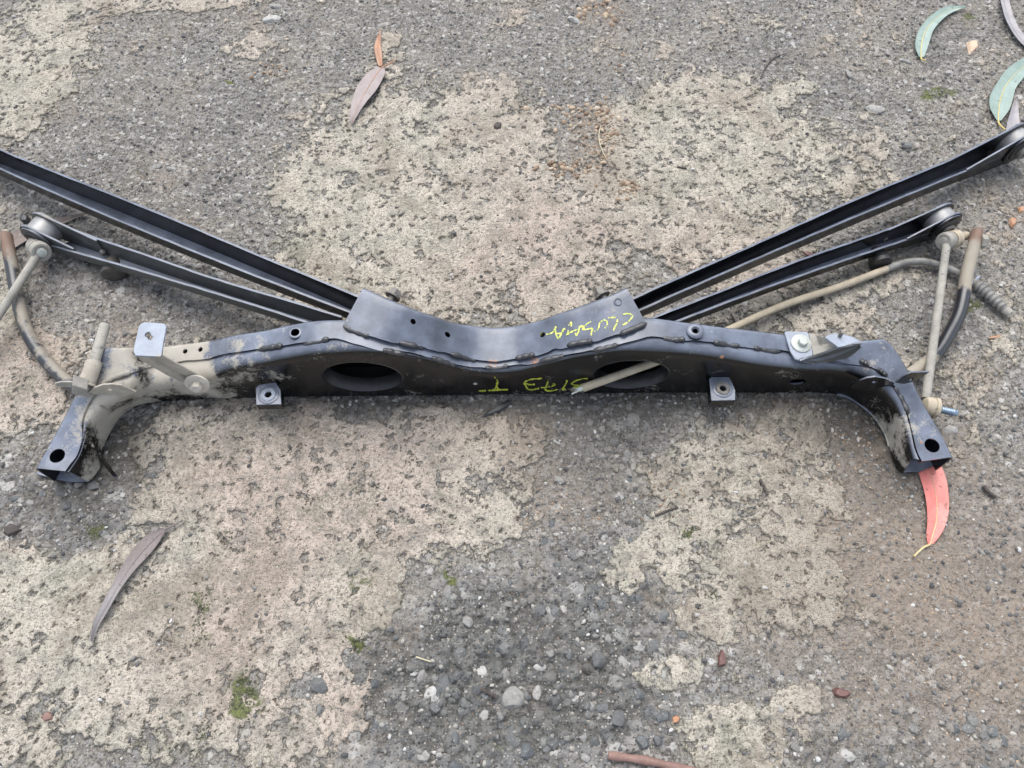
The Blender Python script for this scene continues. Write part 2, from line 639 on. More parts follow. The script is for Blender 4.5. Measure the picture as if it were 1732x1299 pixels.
# ------------------------------------------------------------------ the ground: worn asphalt under a flaking pale cement skin
CRUST = [(40, 120, 80, 90, 1.2), (100, 85, 50, 40, .9), (20, 190, 60, 60, 1.1), (360, 0, 75, 16, 1.3), (210, 5, 90, 16, .8), (420, 80, 60, 25, .45), (80, 10, 60, 30, .8), (530, 15, 40, 20, .4),
         (700, 330, 200, 165, 1.5), (560, 300, 110, 65, 1.2), (745, 205, 100, 45, 1.2), (830, 165, 50, 25, 1.0), (900, 300, 160, 120, 1.1), (560, 420, 100, 90, 1.2), (640, 480, 140, 70, 1.3), (900, 450, 170, 100, 1.2), (480, 330, 40, 60, .6), (655, 85, 35, 35, .8),
         (1100, 240, 80, 80, 1.5), (1220, 175, 110, 40, 1.3), (1330, 150, 60, 30, .9), (1150, 330, 130, 100, 1.4), (1290, 270, 130, 90, 1.0), (1250, 400, 130, 90, 1.2), (1400, 310, 100, 80, .7), (1450, 260, 60, 40, .6), (1300, 40, 30, 18, 1.0), (1530, 330, 80, 60, .55), (1475, 185, 30, 18, .7),
         (1330, 540, 150, 40, .8), (1440, 480, 140, 50, .8), (1560, 560, 60, 80, .5), (1700, 560, 40, 90, .7), (1650, 640, 60, 50, .5),
         (15, 520, 35, 120, 1.3), (40, 640, 80, 90, 1.4), (90, 600, 50, 50, 1.0), (120, 590, 40, 40, .8), (250, 560, 60, 30, .5),
         (350, 740, 140, 60, 1.2), (330, 860, 120, 80, 1.5), (500, 780, 200, 90, 1.4), (700, 800, 150, 90, 1.3), (500, 950, 250, 150, 1.6), (250, 1100, 230, 160, 1.6), (100, 1050, 130, 160, 1.5), (50, 945, 90, 45, 1.2), (480, 1180, 180, 120, 1.4), (670, 1030, 110, 70, 1.3), (760, 900, 130, 90, 1.2), (620, 1180, 55, 100, 1.1), (730, 1010, 70, 45, 1.3), (850, 870, 70, 80, 1.0), (880, 760, 80, 40, .6), (60, 1240, 120, 80, .8), (560, 1280, 70, 30, .7),
         (1200, 790, 170, 70, 1.1), (1340, 800, 80, 110, 1.2), (1180, 900, 100, 80, 1.2), (1300, 950, 120, 110, 1.2), (1040, 960, 38, 50, 1.5), (1250, 1050, 120, 50, .9), (1130, 1140, 50, 35, 1.6), (1235, 1250, 95, 55, 1.6), (1380, 1040, 60, 50, .9), (1350, 1185, 55, 35, 1.1), (1470, 1060, 40, 70, .6), (1480, 1200, 50, 80, .35), (1690, 720, 60, 60, .4)]
BARE = [(850, 1130, 210, 140, 1.8), (990, 860, 60, 90, 1.0), (1060, 735, 50, 40, 1.4), (90, 862, 120, 55, 1.7), (250, 300, 220, 150, .5), (260, 490, 170, 60, .8), (1300, 1115, 80, 35, .9), (800, 1270, 200, 70, 1.6), (1600, 1100, 150, 200, .4), (520, 1165, 32, 22, 1.6), (430, 1150, 45, 30, 1.0), (260, 905, 40, 25, .7), (700, 965, 30, 22, .9), (960, 250, 60, 50, .45), (520, 640, 70, 30, .4), (1010, 1080, 90, 90, .8), (1480, 760, 60, 70, .9), (1630, 500, 80, 60, .4), (960, 960, 60, 60, .7)]
ROUGH = [(850, 1150, 260, 150, 1.3), (1000, 1020, 120, 120, .9), (1400, 1290, 200, 60, .6), (110, 850, 120, 60, .7), (1060, 730, 50, 40, .6), (1650, 1250, 150, 80, .5), (240, 460, 180, 70, .35)]
PINK = [(450, 880, 190, 120, .9), (640, 870, 140, 100, .7), (950, 430, 160, 110, .6), (60, 620, 90, 120, .7), (330, 1030, 160, 120, .6), (1150, 430, 130, 80, .4), (520, 1180, 150, 80, .5), (60, 910, 90, 40, .7), (600, 760, 160, 60, .5)]
YELL = [(1100, 240, 90, 90, 1.0), (1220, 250, 180, 100, .5), (300, 900, 90, 70, .9), (150, 1010, 130, 90, .8), (690, 1010, 110, 70, .7), (1240, 770, 190, 70, .9), (1250, 930, 190, 150, .8), (560, 350, 120, 80, .6), (70, 100, 90, 90, .7), (1235, 1250, 95, 60, .6), (1130, 1140, 50, 35, .6), (15, 510, 40, 70, .8), (600, 960, 80, 60, .6), (540, 480, 80, 50, .4)]
SOIL = [(1540, 960, 240, 200, 1.0), (1680, 1080, 130, 190, 1.0), (1500, 1180, 160, 90, .6), (1470, 760, 80, 90, .8), (1150, 830, 70, 60, .4), (960, 840, 90, 70, .5), (1010, 230, 70, 70, .7), (1030, 20, 50, 40, .7), (1340, 860, 60, 60, .3), (880, 730, 120, 40, .5), (1440, 620, 80, 30, .5), (210, 560, 50, 60, .4), (1330, 1100, 80, 60, .5)]
DAMP_SHADE = [(660, 680, 330, 15, .85), (1150, 676, 260, 15, .85), (1000, 760, 120, 60, .40), (1500, 790, 60, 40, .6), (560, 555, 60, 20, .3), (1450, 700, 60, 60, .5), (200, 770, 60, 60, .9), (1440, 720, 90, 60, .7), (1500, 820, 60, 40, .5), (1000, 690, 200, 26, .55), (560, 690, 160, 20, .4), (110, 850, 110, 60, .35), (1330, 700, 100, 30, .4)]  # wet ground, with contact shade below the beam and legs painted in
MOSS = [(415, 1165, 30, 45, 1.0), (405, 1195, 22, 14, 1.3), (350, 1235, 20, 14, 1.0), (760, 970, 14, 16, 1.1), (600, 985, 26, 30, .7), (605, 1083, 22, 14, 1.1), (340, 1040, 20, 50, .8), (390, 135, 12, 6, 1.0), (1085, 185, 18, 10, 1.1), (1590, 158, 36, 9, 1.1), (1165, 900, 20, 16, 1.0), (1205, 1005, 16, 10, 1.0), (880, 1260, 40, 25, .7), (160, 895, 22, 12, .9), (1640, 515, 26, 12, .9), (1640, 30, 12, 8, .8), (1500, 660, 120, 40, .25), (95, 985, 14, 16, .7), (590, 1050, 40, 12, .4), (1290, 150, 30, 8, .6), (1130, 985, 60, 40, .4), (660, 930, 18, 24, .6), (1190, 880, 50, 40, .4), (385, 905, 14, 14, .8), (1640, 640, 60, 60, .3)]

def pix_of(x, y):
    X, Y, Z = x - CAM.x, y - CAM.y, -CAM.z
    dep = np.maximum(Y * FWD.y + Z * FWD.z, 0.08)
    return IW / 2 + FPX * X / dep, IH / 2 - FPX * (Y * UP.y + Z * UP.z) / dep

def blobs(u, v, L, hard=1.0):
    f = np.zeros(u.shape)
    for (a, b, ru, rv, w) in L:
        d2 = ((u - a) / ru) ** 2 + ((v - b) / rv) ** 2
        f = np.maximum(f, w * np.exp(-np.minimum(d2, 40) ** 1.5 * 0.7))
    return f

def ground_fields(x, y):
    """height and colour fields of the ground at arrays x, y"""
    wx = x + (fbm(x, y, .05, 4, .55, 3) - .5) * .035 + (fbm(x, y, .011, 3, .55, 23) - .5) * .010
    wy = y + (fbm(x, y, .05, 4, .55, 9) - .5) * .035 + (fbm(x, y, .011, 3, .55, 29) - .5) * .010
    u, v = pix_of(wx, wy)
    crust = blobs(u, v, CRUST) - 1.15 * blobs(u, v, BARE)
    n1 = fbm(x, y, .09, 6, .58, 40)
    n2 = fbm(x, y, .016, 5, .6, 50)
    n3 = fbm(x, y, .0065, 3, .6, 60)
    far = sstep(np.hypot(x, y - .2), 1.0, 1.4)
    crust = crust * (1 - far) + far * (fbm(x, y, .35, 4, .5, 70) * 3.2 - 1.1)
    field = crust - .47 + (n1 - .5) * 1.5 + (n2 - .5) * 1.1
    film = sstep(field + (n1 - .5) * .9, -1.15, .25)
    cm = np.maximum(sstep(field, -.035, .05), sstep(field + (n2 - .5) * 2.4, .22, .30) * sstep(field, -.45, -.1))
    n4 = fbm(x, y, .045, 4, .55, 130)
    n5 = fbm(x, y, .0125, 4, .62, 140)
    thin = np.clip(.30 - field * .55 + (n4 - .5) * 2.6, 0, 1)
    # pits eaten through the skin: more where it is thin
    pit = np.maximum(sstep(n5 - (.70 - .22 * thin), 0, .03), sstep(n3 * .7 + n2 * .3 - (.74 - .20 * thin), 0, .03))
    f1, f2, r1 = worley(x + (n3 - .5) * .012, y + (n5 - .5) * .012, .0125, 80)
    pit2 = (r1 > .80) * sstep(.26 - f1 + (n3 - .5) * .8, 0, .10)
    crm = cm * (1 - np.maximum(pit * .95, pit2 * .85))
    rough = np.clip(blobs(u, v, ROUGH) * (.55 + .9 * n1) + (n2 - .5) * .35 + .12, 0, 1.4)
    # aggregate in three sizes
    fa, fa2, ra = worley(x + (n3 - .5) * .006, y + (n2 - .5) * .006, .0165, 90)
    fb, fb2, rb = worley(x + (n2 - .5) * .004, y + (n3 - .5) * .004, .0085, 100)
    fc, fc2, rc = worley(x, y, .0046, 110)
    da = np.where(ra > .35, np.sqrt(np.clip(1 - (fa / (.32 + .28 * ra)) ** 2, 0, 1)), 0)
    db = np.where(rb > .25, np.sqrt(np.clip(1 - (fb / (.34 + .25 * rb)) ** 2, 0, 1)), 0)
    dc = np.sqrt(np.clip(1 - (fc / .5) ** 2, 0, 1)) * rc
    stone = np.maximum(np.maximum(da * sstep(rough, .1, .6), db * (.8 + .2 * rough)), dc * .5)
    sid = np.where(da * sstep(rough, .1, .6) > np.maximum(db * .7, .01), ra, np.where(db > .05, rb, rc))
    h_as = rough * da * .0042 + db * (.0011 + .0017 * rough) + dc * .0019 + (n2 - .5) * .005 + (n1 - .5) * .008 - .003
    h_cr = .0010 + (n1 - .5) * .005 + (n2 - .5) * .0022 + (n3 - .5) * .0012
    lowc = 1 - np.maximum(pit, pit2)
    h = h_as + (np.maximum(h_cr, h_as + .0008) - h_as) * cm * (.35 + .65 * lowc)
    h = h - .0007 * cm * (1 - lowc)
    h = h * (1 - far * .3)
    moss = np.clip(blobs(u, v, MOSS), 0, 1.3) * sstep(n2 + (1 - crm) * .12, .46, .60)
    pk = np.clip(.25 + blobs(u, v, PINK) - blobs(u, v, YELL) * .9 + (n1 - .5) * 1.3, 0, 1)
    soil = np.clip(blobs(u, v, SOIL) + (n1 - .5) * .8, 0, 1)
    damp_shade = np.clip(blobs(u, v, DAMP_SHADE) + (n2 - .5) * .5 * (blobs(u, v, DAMP_SHADE) > .1), 0, 1)
    return h, crm, sid, stone, moss, pk, soil, damp_shade, rough, film

def ground_material():
    n = NT('weathered_asphalt_and_cement_skin')
    p = n.pos()
    A, B = n.attr('ground_a'), n.attr('ground_b')
    a, b = n.sep(A.outputs['Color']), n.sep(B.outputs['Color'])
    crust, sid, stone, moss = a[0], a[1], a[2], A.outputs['Alpha']
    pink, soil, damp_shade = b[0], b[1], b[2]
    f1 = n.noise(p, 900.0, 3, .6)
    f2 = n.noise(p, 330.0, 5, .65)
    f3 = n.noise(p, 120.0, 5, .6)
    f4 = n.noise(p, 28.0, 5, .6)
    # bare asphalt: binder, grit and stones of different rock
    binder = n.mix(n.step(f2, .3, .7), (0.036, 0.034, 0.032), (0.21, 0.20, 0.18))
    rock = n.ramp(sid, [(0.0, (0.10, 0.102, 0.105)), (.3, (0.18, 0.18, 0.18)), (.5, (0.13, 0.135, 0.145)), (.62, (0.27, 0.255, 0.235)), (.80, (0.20, 0.205, 0.21)), (.92, (0.36, 0.345, 0.315)), (.985, (0.55, 0.55, 0.53))])
    rock = n.mix(n.step(f1, .35, .7, 0, .45), rock, (0.30, 0.295, 0.285))
    asp = n.mix(n.step(n.math('ADD', stone, n.math('MULTIPLY', n.math('SUBTRACT', f2, .5), .7)), .25, .6), binder, rock)
    asp = n.mix(n.step(f4, .35, .70, 0, .30), asp, (0.34, 0.325, 0.295))
    rough = B.outputs['Alpha']
    asp = n.mix(n.step(rough, .3, 1.1, 0, .62), asp, n.mix(n.step(f3, .35, .65), (0.055, 0.058, 0.054), (0.115, 0.118, 0.108)))
    grit = n.voro(p, 330.0, 'F1', 'Color')
    gs = n.sep(grit)
    gd = n.voro(p, 330.0, 'F1', 'Distance')
    gm = n.math('MULTIPLY', n.math('GREATER_THAN', gs[0], .42), n.step(gd, .48, .34))
    asp = n.mix(n.math('MULTIPLY', gm, .85), asp, n.ramp(gs[1], [(0, (0.03, 0.03, 0.03)), (.40, (0.12, 0.118, 0.112)), (.65, (0.28, 0.265, 0.24)), (.88, (0.52, 0.50, 0.46)), (1, (0.30, 0.19, 0.12))]))
    film = n.attr('ground_c').outputs['Alpha']
    thinc = n.mix(pink, (0.40, 0.37, 0.305), (0.40, 0.34, 0.285))
    asp = n.mix(n.math('MULTIPLY', n.math('MULTIPLY', film, n.step(rough, .35, 1.0, 1.0, .15)), n.step(n.math('ADD', f3, n.math('MULTIPLY', n.math('SUBTRACT', f2, .5), .9)), .32, .74, .06, .66)), asp, thinc)
    asp = n.mix(n.step(rough, .3, .9, .13, 0.03), asp, (0.38, 0.35, 0.305))
    dirt = n.mix(f2, (0.205, 0.165, 0.128), (0.34, 0.285, 0.23))
    asp = n.mix(n.math('MULTIPLY', soil, n.step(n.math('ADD', f3, n.math('MULTIPLY', f2, .4)), .40, .80, .35, .92)), asp, dirt)
    # cement skin
    cr = n.mix(pink, (0.51, 0.462, 0.385), (0.51, 0.425, 0.36))
    cr = n.mix(n.step(f4, .35, .70), cr, n.mix(pink, (0.38, 0.36, 0.295), (0.37, 0.305, 0.26)))
    cr = n.mix(n.step(f3, .50, .74, 0, .6), cr, (0.52, 0.50, 0.445))
    cr = n.mix(n.step(f2, .50, .66, 0, .72), cr, (0.215, 0.19, 0.155))
    f6 = n.noise(p, 75.0, 6, .68)
    cr = n.mix(n.step(n.math('ADD', f6, n.math('MULTIPLY', n.math('SUBTRACT', f4, .5), .5)), .50, .62, 0, .62), cr, n.mix(f2, (0.20, 0.19, 0.165), (0.30, 0.275, 0.235)))
    f5 = n.noise(p, 210.0, 4, .7)
    cr = n.mix(n.step(f5, .56, .62, 0, .75), cr, (0.135, 0.13, 0.10))
    cr = n.mix(n.step(f1, .56, .68, 0, .65), cr, (0.12, 0.112, 0.09))
    s1 = n.noise(p, 9.0, 8, .68, .6)
    s2 = n.noise(p, 15.0, 7, .7, .4)
    cr = n.mix(n.step(n.math('ADD', s1, n.math('MULTIPLY', n.math('SUBTRACT', f3, .5), .5)), .47, .68, 0, .62), cr, n.mix(f2, (0.165, 0.135, 0.105), (0.30, 0.25, 0.195)))
    cr = n.mix(n.step(n.math('ADD', s2, n.math('MULTIPLY', n.math('SUBTRACT', f2, .5), .6)), .52, .70, 0, .55), cr, n.mix(f3, (0.12, 0.12, 0.085), (0.22, 0.215, 0.16)))
    cr = n.mix(n.math('MULTIPLY', soil, .6), cr, dirt)
    asp = n.mix(n.step(s2, .50, .70, 0, .35), asp, (0.085, 0.08, 0.072))
    asp = n.mix(n.step(s1, .52, .70, 0, .40), asp, dirt)
    # ragged join of the two, finer than the mesh
    cm = n.step(n.math('ADD', crust, n.math('MULTIPLY', n.math('SUBTRACT', f2, .5), 1.1)), .26, .66)
    rim = n.math('MULTIPLY', n.step(n.math('ABSOLUTE', n.math('SUBTRACT', crust, .42)), .34, .10), .30)
    olive = n.mix(f3, (0.125, 0.125, 0.095), (0.20, 0.19, 0.15))
    c = n.mix(rim, n.mix(cm, asp, cr), olive)
    c = n.mix(n.step(n.math('ADD', moss, n.math('MULTIPLY', n.math('SUBTRACT', f2, .5), .8)), .22, .9, 0, .9), c, n.mix(n.step(n.math('ADD', f1, n.math('MULTIPLY', moss, .25)), .5, .95), (0.085, 0.09, 0.055), (0.15, 0.175, 0.04)))
    c = n.mix(n.math('MULTIPLY', damp_shade, .74), c, (0.06, 0.052, 0.043))  # darkens wet ground and the contact shade painted into the colour
    n.set(Base_Color=c, Roughness=n.step(damp_shade, 0, 1, .86, .6), Specular_IOR_Level=0.3)
    h = n.math('ADD', n.math('MULTIPLY', f2, .55), n.math('ADD', n.math('MULTIPLY', f1, .30), n.math('MULTIPLY', cm, .5)))
    h = n.math('ADD', h, n.math('MULTIPLY', gm, .45))
    n.bump(h, 1.0, 0.0038)
    return n.m
M['ground'] = ground_material()

def axis_coords(lo, hi, st, outer):
    a = [lo + st * i for i in range(int(round((hi - lo) / st)) + 1)]
    left, right = [], []
    s, q = st * 1.6, a[0]
    while q > -outer:
        q -= s; left.append(q); s *= 1.22
    s, q = st * 1.6, a[-1]
    while q < outer:
        q += s; right.append(q); s *= 1.22
    return np.array(left[::-1] + a + right)

def build_ground():
    xs, ys = axis_coords(-.98, .98, .00185, 7.0), axis_coords(-.50, .86, .00185, 7.0)
    nx, ny = len(xs), len(ys)
    X, Y = np.meshgrid(xs, ys)
    x, y = X.ravel(), Y.ravel()
    h, crm, sid, stone, moss, pk, soil, damp_shade, rough, film = ground_fields(x, y)
    # beyond the finely meshed part only the even, fine-grained asphalt goes on
    o_ = sstep(np.maximum(np.maximum(np.abs(x) - .98, y - .86), -.50 - y), 0, .05)
    def even(f, v):
        return f * (1 - o_) + v * o_
    h, crm, sid, stone, moss, pk = even(h, -.002), even(crm, 0), even(sid, .4), even(stone, .35), even(moss, 0), even(pk, .4)
    soil, damp_shade, rough, film = even(soil, .1), even(damp_shade, 0), even(rough, .15), even(film, .3)
    co = np.stack([x, y, h], 1).astype(np.float32)
    idx = np.arange(nx * ny, dtype=np.int32).reshape(ny, nx)
    q = np.stack([idx[:-1, :-1], idx[:-1, 1:], idx[1:, 1:], idx[1:, :-1]], -1).reshape(-1)
    me = bpy.data.meshes.new('ground')
    nf = (nx - 1) * (ny - 1)
    me.vertices.add(nx * ny)
    me.vertices.foreach_set('co', co.ravel())
    me.loops.add(nf * 4)
    me.loops.foreach_set('vertex_index', q)
    me.polygons.add(nf)
    me.polygons.foreach_set('loop_start', np.arange(0, nf * 4, 4, dtype=np.int32))
    me.polygons.foreach_set('use_smooth', np.ones(nf, bool))
    me.update(calc_edges=True)
    for nm, ch in (('ground_a', (crm, sid, stone, moss)), ('ground_b', (pk, soil, damp_shade, rough)), ('ground_c', (film, film, film, film))):
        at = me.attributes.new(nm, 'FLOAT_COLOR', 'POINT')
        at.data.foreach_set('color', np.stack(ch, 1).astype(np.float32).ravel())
    me.materials.append(M['ground'])
    o = bpy.data.objects.new('ground', me)
    o['kind'] = 'structure'
    o['label'] = 'worn grey asphalt ground with flaking pale cement skin'
    return link(o)

ground = build_ground()
def gz(x, y):
    return float(ground_fields(np.array([float(x)]), np.array([float(y)]))[0][0])
def gpt(u, v, up=0.0):
    p = PZ(u, v, 0)
    return Vector((p.x, p.y, gz(p.x, p.y) + up))
M['mudpale'] = plain_material('pale_dried_mud', (0.50, 0.465, 0.40), (0.42, 0.385, 0.33), .85, 0, 70, .0004, .2)


# ------------------------------------------------------------------ the crossmember
CM0 = PZ(850, 640, 0.0)
cross = thing('suspension_crossmember', CM0, 'black welded steel crossmember with dipped centre saddle and two splayed feet, lying across the ground', 'crossmember')
ZB = 0.004

# stations: bottom edge of the front face, front crest, lap seam, far edge (photograph pixels)
CEN = [  # u, B, C, S, E
    (345, 675, 640, 606, 574), (400, 673, 621, 597, 562), (446, 672, 613.6, 589, 555), (492, 671, 605, 583.5, 545),
    (538, 670.5, 598, 577, 538), (570, 670, 596, 572.5, 537), (600, 670, 596, 580, 536), (650, 669.5, 600, 592, 542),
    (700, 669, 607, 599, 552), (735, 669, 615, 605, 560), (770, 668.5, 625, 617, 568), (800, 668, 631, 622, 572),
    (835, 667, 633, 623, 573), (870, 666.5, 631, 619, 571), (905, 666, 624, 613, 564), (939, 666, 615.5, 605, 555),
    (971, 665, 608, 598, 548), (1001, 665, 603, 593, 542), (1040, 664.5, 597, 586, 536), (1063, 664.5, 595, 580, 534),
    (1106, 664, 594, 569, 534), (1152, 664, 597, 574.5, 540), (1222, 664, 605.5, 581, 549), (1291, 664, 617, 589, 557),
    (1337, 664, 622, 595, 563), (1383, 664, 626, 605, 568)]
LEFT = [  # B, C, S, E (each u, v), height of crest, height of far edge; from the foot inwards
    ((151, 815), (114, 796), (111, 797), (56, 791), .045, .047), ((168, 793), (133, 766), (130, 768), (82, 745), .046, .048),
    ((171, 778), (143, 738), (138, 740), (100, 712), .051, .051), ((174, 758), (152, 712), (140, 708), (121, 672), .057, .058),
    ((182, 740), (165, 694), (152, 680), (138, 640), .061, .068), ((193, 721), (178, 682), (167, 657), (149, 608), .064, .078),
    ((206, 704), (197, 672), (188, 640), (168, 587), .066, .084), ((228, 688), (222, 661), (220, 630), (205, 584), .067, .086),
    ((262, 680), (255, 652), (262, 620), (250, 585), None, None), ((305, 677), (300, 645), (304, 611), (300, 580), None, None)]
RIGHT_ = [((1429, 670), (1420, 631), (1432, 614), (1436, 574), .066, .086), ((1450, 682), (1450, 637), (1462, 616), (1474, 571), .066, .086),
    ((1470, 697), (1475, 646), (1484, 624), (1500, 571), .066, .084), ((1482, 711), (1497, 661), (1499, 637), (1518, 589), .064, .077),
    ((1494, 729), (1513, 678), (1514, 655), (1537, 620), .060, .066), ((1502, 750), (1526, 705), (1531, 687), (1553, 655), .054, .056),
    ((1508, 770), (1534, 737), (1544, 730), (1575, 697), .049, .050), ((1514, 787), (1538, 758), (1551, 760), (1599, 737), .046, .048),
    ((1525, 801), (1541, 772), (1560, 780), (1616, 772), .045, .047)]

def station(B, C, S, E, zc, ze):
    b = PZ(B[0], B[1], ZB)
    if zc is None:
        c = PY(C[0], C[1], b.y)
        zc = c.z
    else:
        c = PZ(C[0], C[1], zc)
    if ze is None:
        s = PZ(S[0], S[1], zc + .004)
        e = PZ(E[0], E[1], zc + .007)
    else:
        s = PZ(S[0], S[1], zc * .6 + ze * .4)
        e = PZ(E[0], E[1], ze)
    return [b, c, s, e]

STA = [station(*r) for r in LEFT] + [station((u, B), (u, C), (u, S), (u, E), None, None) for (u, B, C, S, E) in CEN] + [station(*r) for r in RIGHT_]
NS = 330
rails = []
mid = np.array([list((s[1] + s[2]) / 2) for s in STA])
tt = np.concatenate([[0], np.cumsum(np.linalg.norm(np.diff(mid, axis=0), axis=1))])
ts = np.linspace(0, tt[-1], NS)
for k in range(4):
    rails.append([Vector(p) for p in hermite(tt, np.array([list(s[k]) for s in STA]), ts)])
RB, RC, RS, RE = rails

def bez(a, b, c, n):
    return [a * ((1 - t) ** 2) + b * (2 * t * (1 - t)) + c * (t * t) for t in [i / (n - 1) for i in range(n)]]

frows, rrows = [], []
for i in range(NS):
    b, c, s, e = RB[i], RC[i], RS[i], RE[i]
    hgt = (c - b).length
    dep = (s - c).length
    r1, r2 = min(.013, hgt * .35), min(.014, dep * .7)
    a0 = c + (b - c).normalized() * r1
    a1 = c + (s - c).normalized() * r2
    back = (e - s)
    under = s + back * 0.10 + Vector((0, 0, -.0035))
    wall = [b.lerp(a0, t) for t in (0, .15, .3, .45, .6, .75, .9)]
    frows.append(wall + bez(a0, c, a1, 7) + [a1.lerp(s + Vector((0, 0, -.0030)), .5), s + Vector((0, 0, -.0032)), under])
    # rear shell: lapped over the front one at the seam
    jag = (vnoise(np.array([i * .11]), np.array([3.3]), 5)[0] - .5) * .0048 + (vnoise(np.array([i * .37]), np.array([7.3]), 6)[0] - .5) * .0012
    s0 = s + back.normalized() * jag
    r3 = .009
    fl = Vector((e.x, e.y, ZB))
    outw = (back - Vector((0, 0, back.z))).normalized()
    e1 = e - back.normalized() * r3
    e2 = e + Vector((0, 0, -r3))
    fl = fl + outw * .001
    rrows.append([s0, s0.lerp(e1, .02), s0.lerp(e1, .25), s0.lerp(e1, .5), s0.lerp(e1, .75)] + bez(e1, e, e2, 6) + [e2.lerp(fl, .5), fl])

def cyl_cut(c, axis, r, h, sx=1.0, seg=40, sy=1.0):
    d, s, w = frame(axis)
    V, F = [], []
    for hh in (-h, h):
        for k in range(seg):
            a = 2 * math.pi * k / seg
            V.append(Vector(c) + d * hh + s * (math.cos(a) * r * sx) + w * (math.sin(a) * r * sy))
    for k in range(seg):
        F.append((k, (k + 1) % seg, (k + 1) % seg + seg, k + seg))
    F.append(tuple(range(seg - 1, -1, -1)))
    F.append(tuple(range(seg, 2 * seg)))
    return V, F

def front_y(u):
    """y of the front face at that photograph column"""
    x = PZ(u, 668, ZB).x
    j = min(range(NS), key=lambda i: abs(RB[i].x - x) + (10 if RB[i].y < RB[NS // 2].y - .03 else 0))
    return RB[j].y

OVAL_L, OVAL_R = PY(613, 638, front_y(613)), PY(1067, 634, front_y(1067))
SLOT = PY(1349, 646, front_y(1349))
fcut = []
for (c, rx, rz) in ((OVAL_L, 68 * pxm(613, 640, .05), 27 * pxm(613, 640, .05) / math.sin(TILT) * .9), (OVAL_R, 65 * pxm(1067, 636, .05), 26 * pxm(1067, 636, .05) / math.sin(TILT) * .9)):
    # frame((0,1,0)) -> s = x axis, w = z axis
    fcut.append(cyl_cut(c, (0, 1, 0), 1.0, .02, rx, 56, rz))
fcut.append(cyl_cut(SLOT, (0, 1, 0), 1.0, .02, .0102, 32, .0070))
front = sheet('front_shell', *grid(frows), M['paint'], cross, .0026, fcut)
register(front)

def beam_top(u, v, z0=.09):
    """rough point on the top of the beam"""
    p = PZ(u, v, z0)
    for _ in range(6):
        j = min(range(NS), key=lambda i: (RS[i] - p).length + (RE[i] - p).length)
        ab = RE[j] - RS[j]
        t = max(0, min(1, (p - RS[j]).dot(ab) / ab.dot(ab)))
        p = PZ(u, v, (RS[j] + ab * t).z)
    return p

rcut = []
for (u, v, r) in ((313, 594, .0030), (339, 591, .0030), (500, 564, .0052), (1175, 562, .0060), (97, 771, .0086), (1576.5, 753.5, .0086)):
    rcut.append(cyl_cut(beam_top(u, v), (0, 0, 1), r, .02, 1, 28))
rear = sheet('rear_shell', *grid(rrows), M['paint'], cross, .0026, rcut)
register(rear)

brow = [[RB[i] + Vector((0, .003, -.0005)) for i in range(8, NS - 8)], [Vector((RE[i].x, RE[i].y, ZB - .0005)) for i in range(8, NS - 8)]]
sheet('added_bottom_plate', *grid(brow), M['inside'], cross, .002, (), 35, face=(0, 0, -1))  # floor added to make the inside dark through the oval holes

# rolled lips round the two oval holes
for c, rx, rz in ((OVAL_L, 68 * pxm(613, 640, .05), 27 * pxm(613, 640, .05) / math.sin(TILT) * .9), (OVAL_R, 65 * pxm(1067, 636, .05), 26 * pxm(1067, 636, .05) / math.sin(TILT) * .9)):
    rows = []
    for (dy, sc) in ((.0005, 1.02), (.0035, 1.0), (.007, .975), (.012, .955), (.017, .95)):
        rows.append([c + Vector((math.cos(a) * rx * sc - (0), dy, math.sin(a) * (rz * 1.0 - (1 - sc) * rx))) for a in [2 * math.pi * k / 56 for k in range(57)]])
    lip = sheet('hole_lip', *grid(rows), M['weld'], cross, .0020, (), 50)

# centre saddle
SAD = [(580, 550, 615, 485, .010), (603, 560, 640, 496, .010), (624, 568, 660, 505, .009), (649, 577, 685, 515, .008), (675, 581, 705, 523, .008), (719, 589, 735, 533, .007), (760, 599, 765, 543, .007),
       (800, 608, 800, 549, .006), (835, 611, 834, 552, .006), (872, 608, 868, 550, .006), (904, 601, 905, 542, .007), (959, 586, 945, 528, .007), (1001, 578, 985, 514.5, .008), (1047, 565, 1025, 500, .009), (1093, 547, 1059, 485, .010)]
ctrl = []
for (u1, v1, u2, v2, dz) in SAD:
    x = PZ(u1, v1, .09).x
    j = min(range(NS), key=lambda i: abs(RS[i].x - x) + (10 if RS[i].y < RS[NS // 2].y - .05 else 0))
    z = RS[j].z + .0045
    ctrl.append((list(PZ(u1, v1, z)), list(PZ(u2, v2, z + .002 + dz))))
tS = np.concatenate([[0], np.cumsum([(Vector(ctrl[i + 1][0]) - Vector(ctrl[i][0])).length for i in range(len(ctrl) - 1)])])
tq = np.linspace(0, tS[-1], 120)
SM = [Vector(p) for p in hermite(tS, np.array([c[0] for c in ctrl]), tq)]
SN = [Vector(p) for p in hermite(tS, np.array([c[1] for c in ctrl]), tq)]
rows = []
for i in range(120):
    m, e = SM[i], SN[i]
    bk = (e - m).normalized()
    m = m + bk * ((vnoise(np.array([i * .30]), np.array([1.7]), 8)[0] - .5) * .003)
    e1, e2 = e - bk * .006, e + Vector((0, .002, -.008))
    dn = e + Vector((0, .003, -.055))
    rows.append([m, m.lerp(e1, .03), m.lerp(e1, .3), m.lerp(e1, .6), m.lerp(e1, .85)] + bez(e1, e + Vector((0, .001, 0)), e2, 5) + [e2.lerp(dn, .5), dn])
def saddle_at(u, v):
    p = PZ(u, v, .09)
    for _ in range(5):
        j = min(range(120), key=lambda i: (SM[i] - p).length + (SN[i] - p).length)
        ab = SN[j] - SM[j]
        t = max(0, min(1, (p - SM[j]).dot(ab) / ab.dot(ab)))
        p = PZ(u, v, (SM[j] + ab * t).z)
    return p
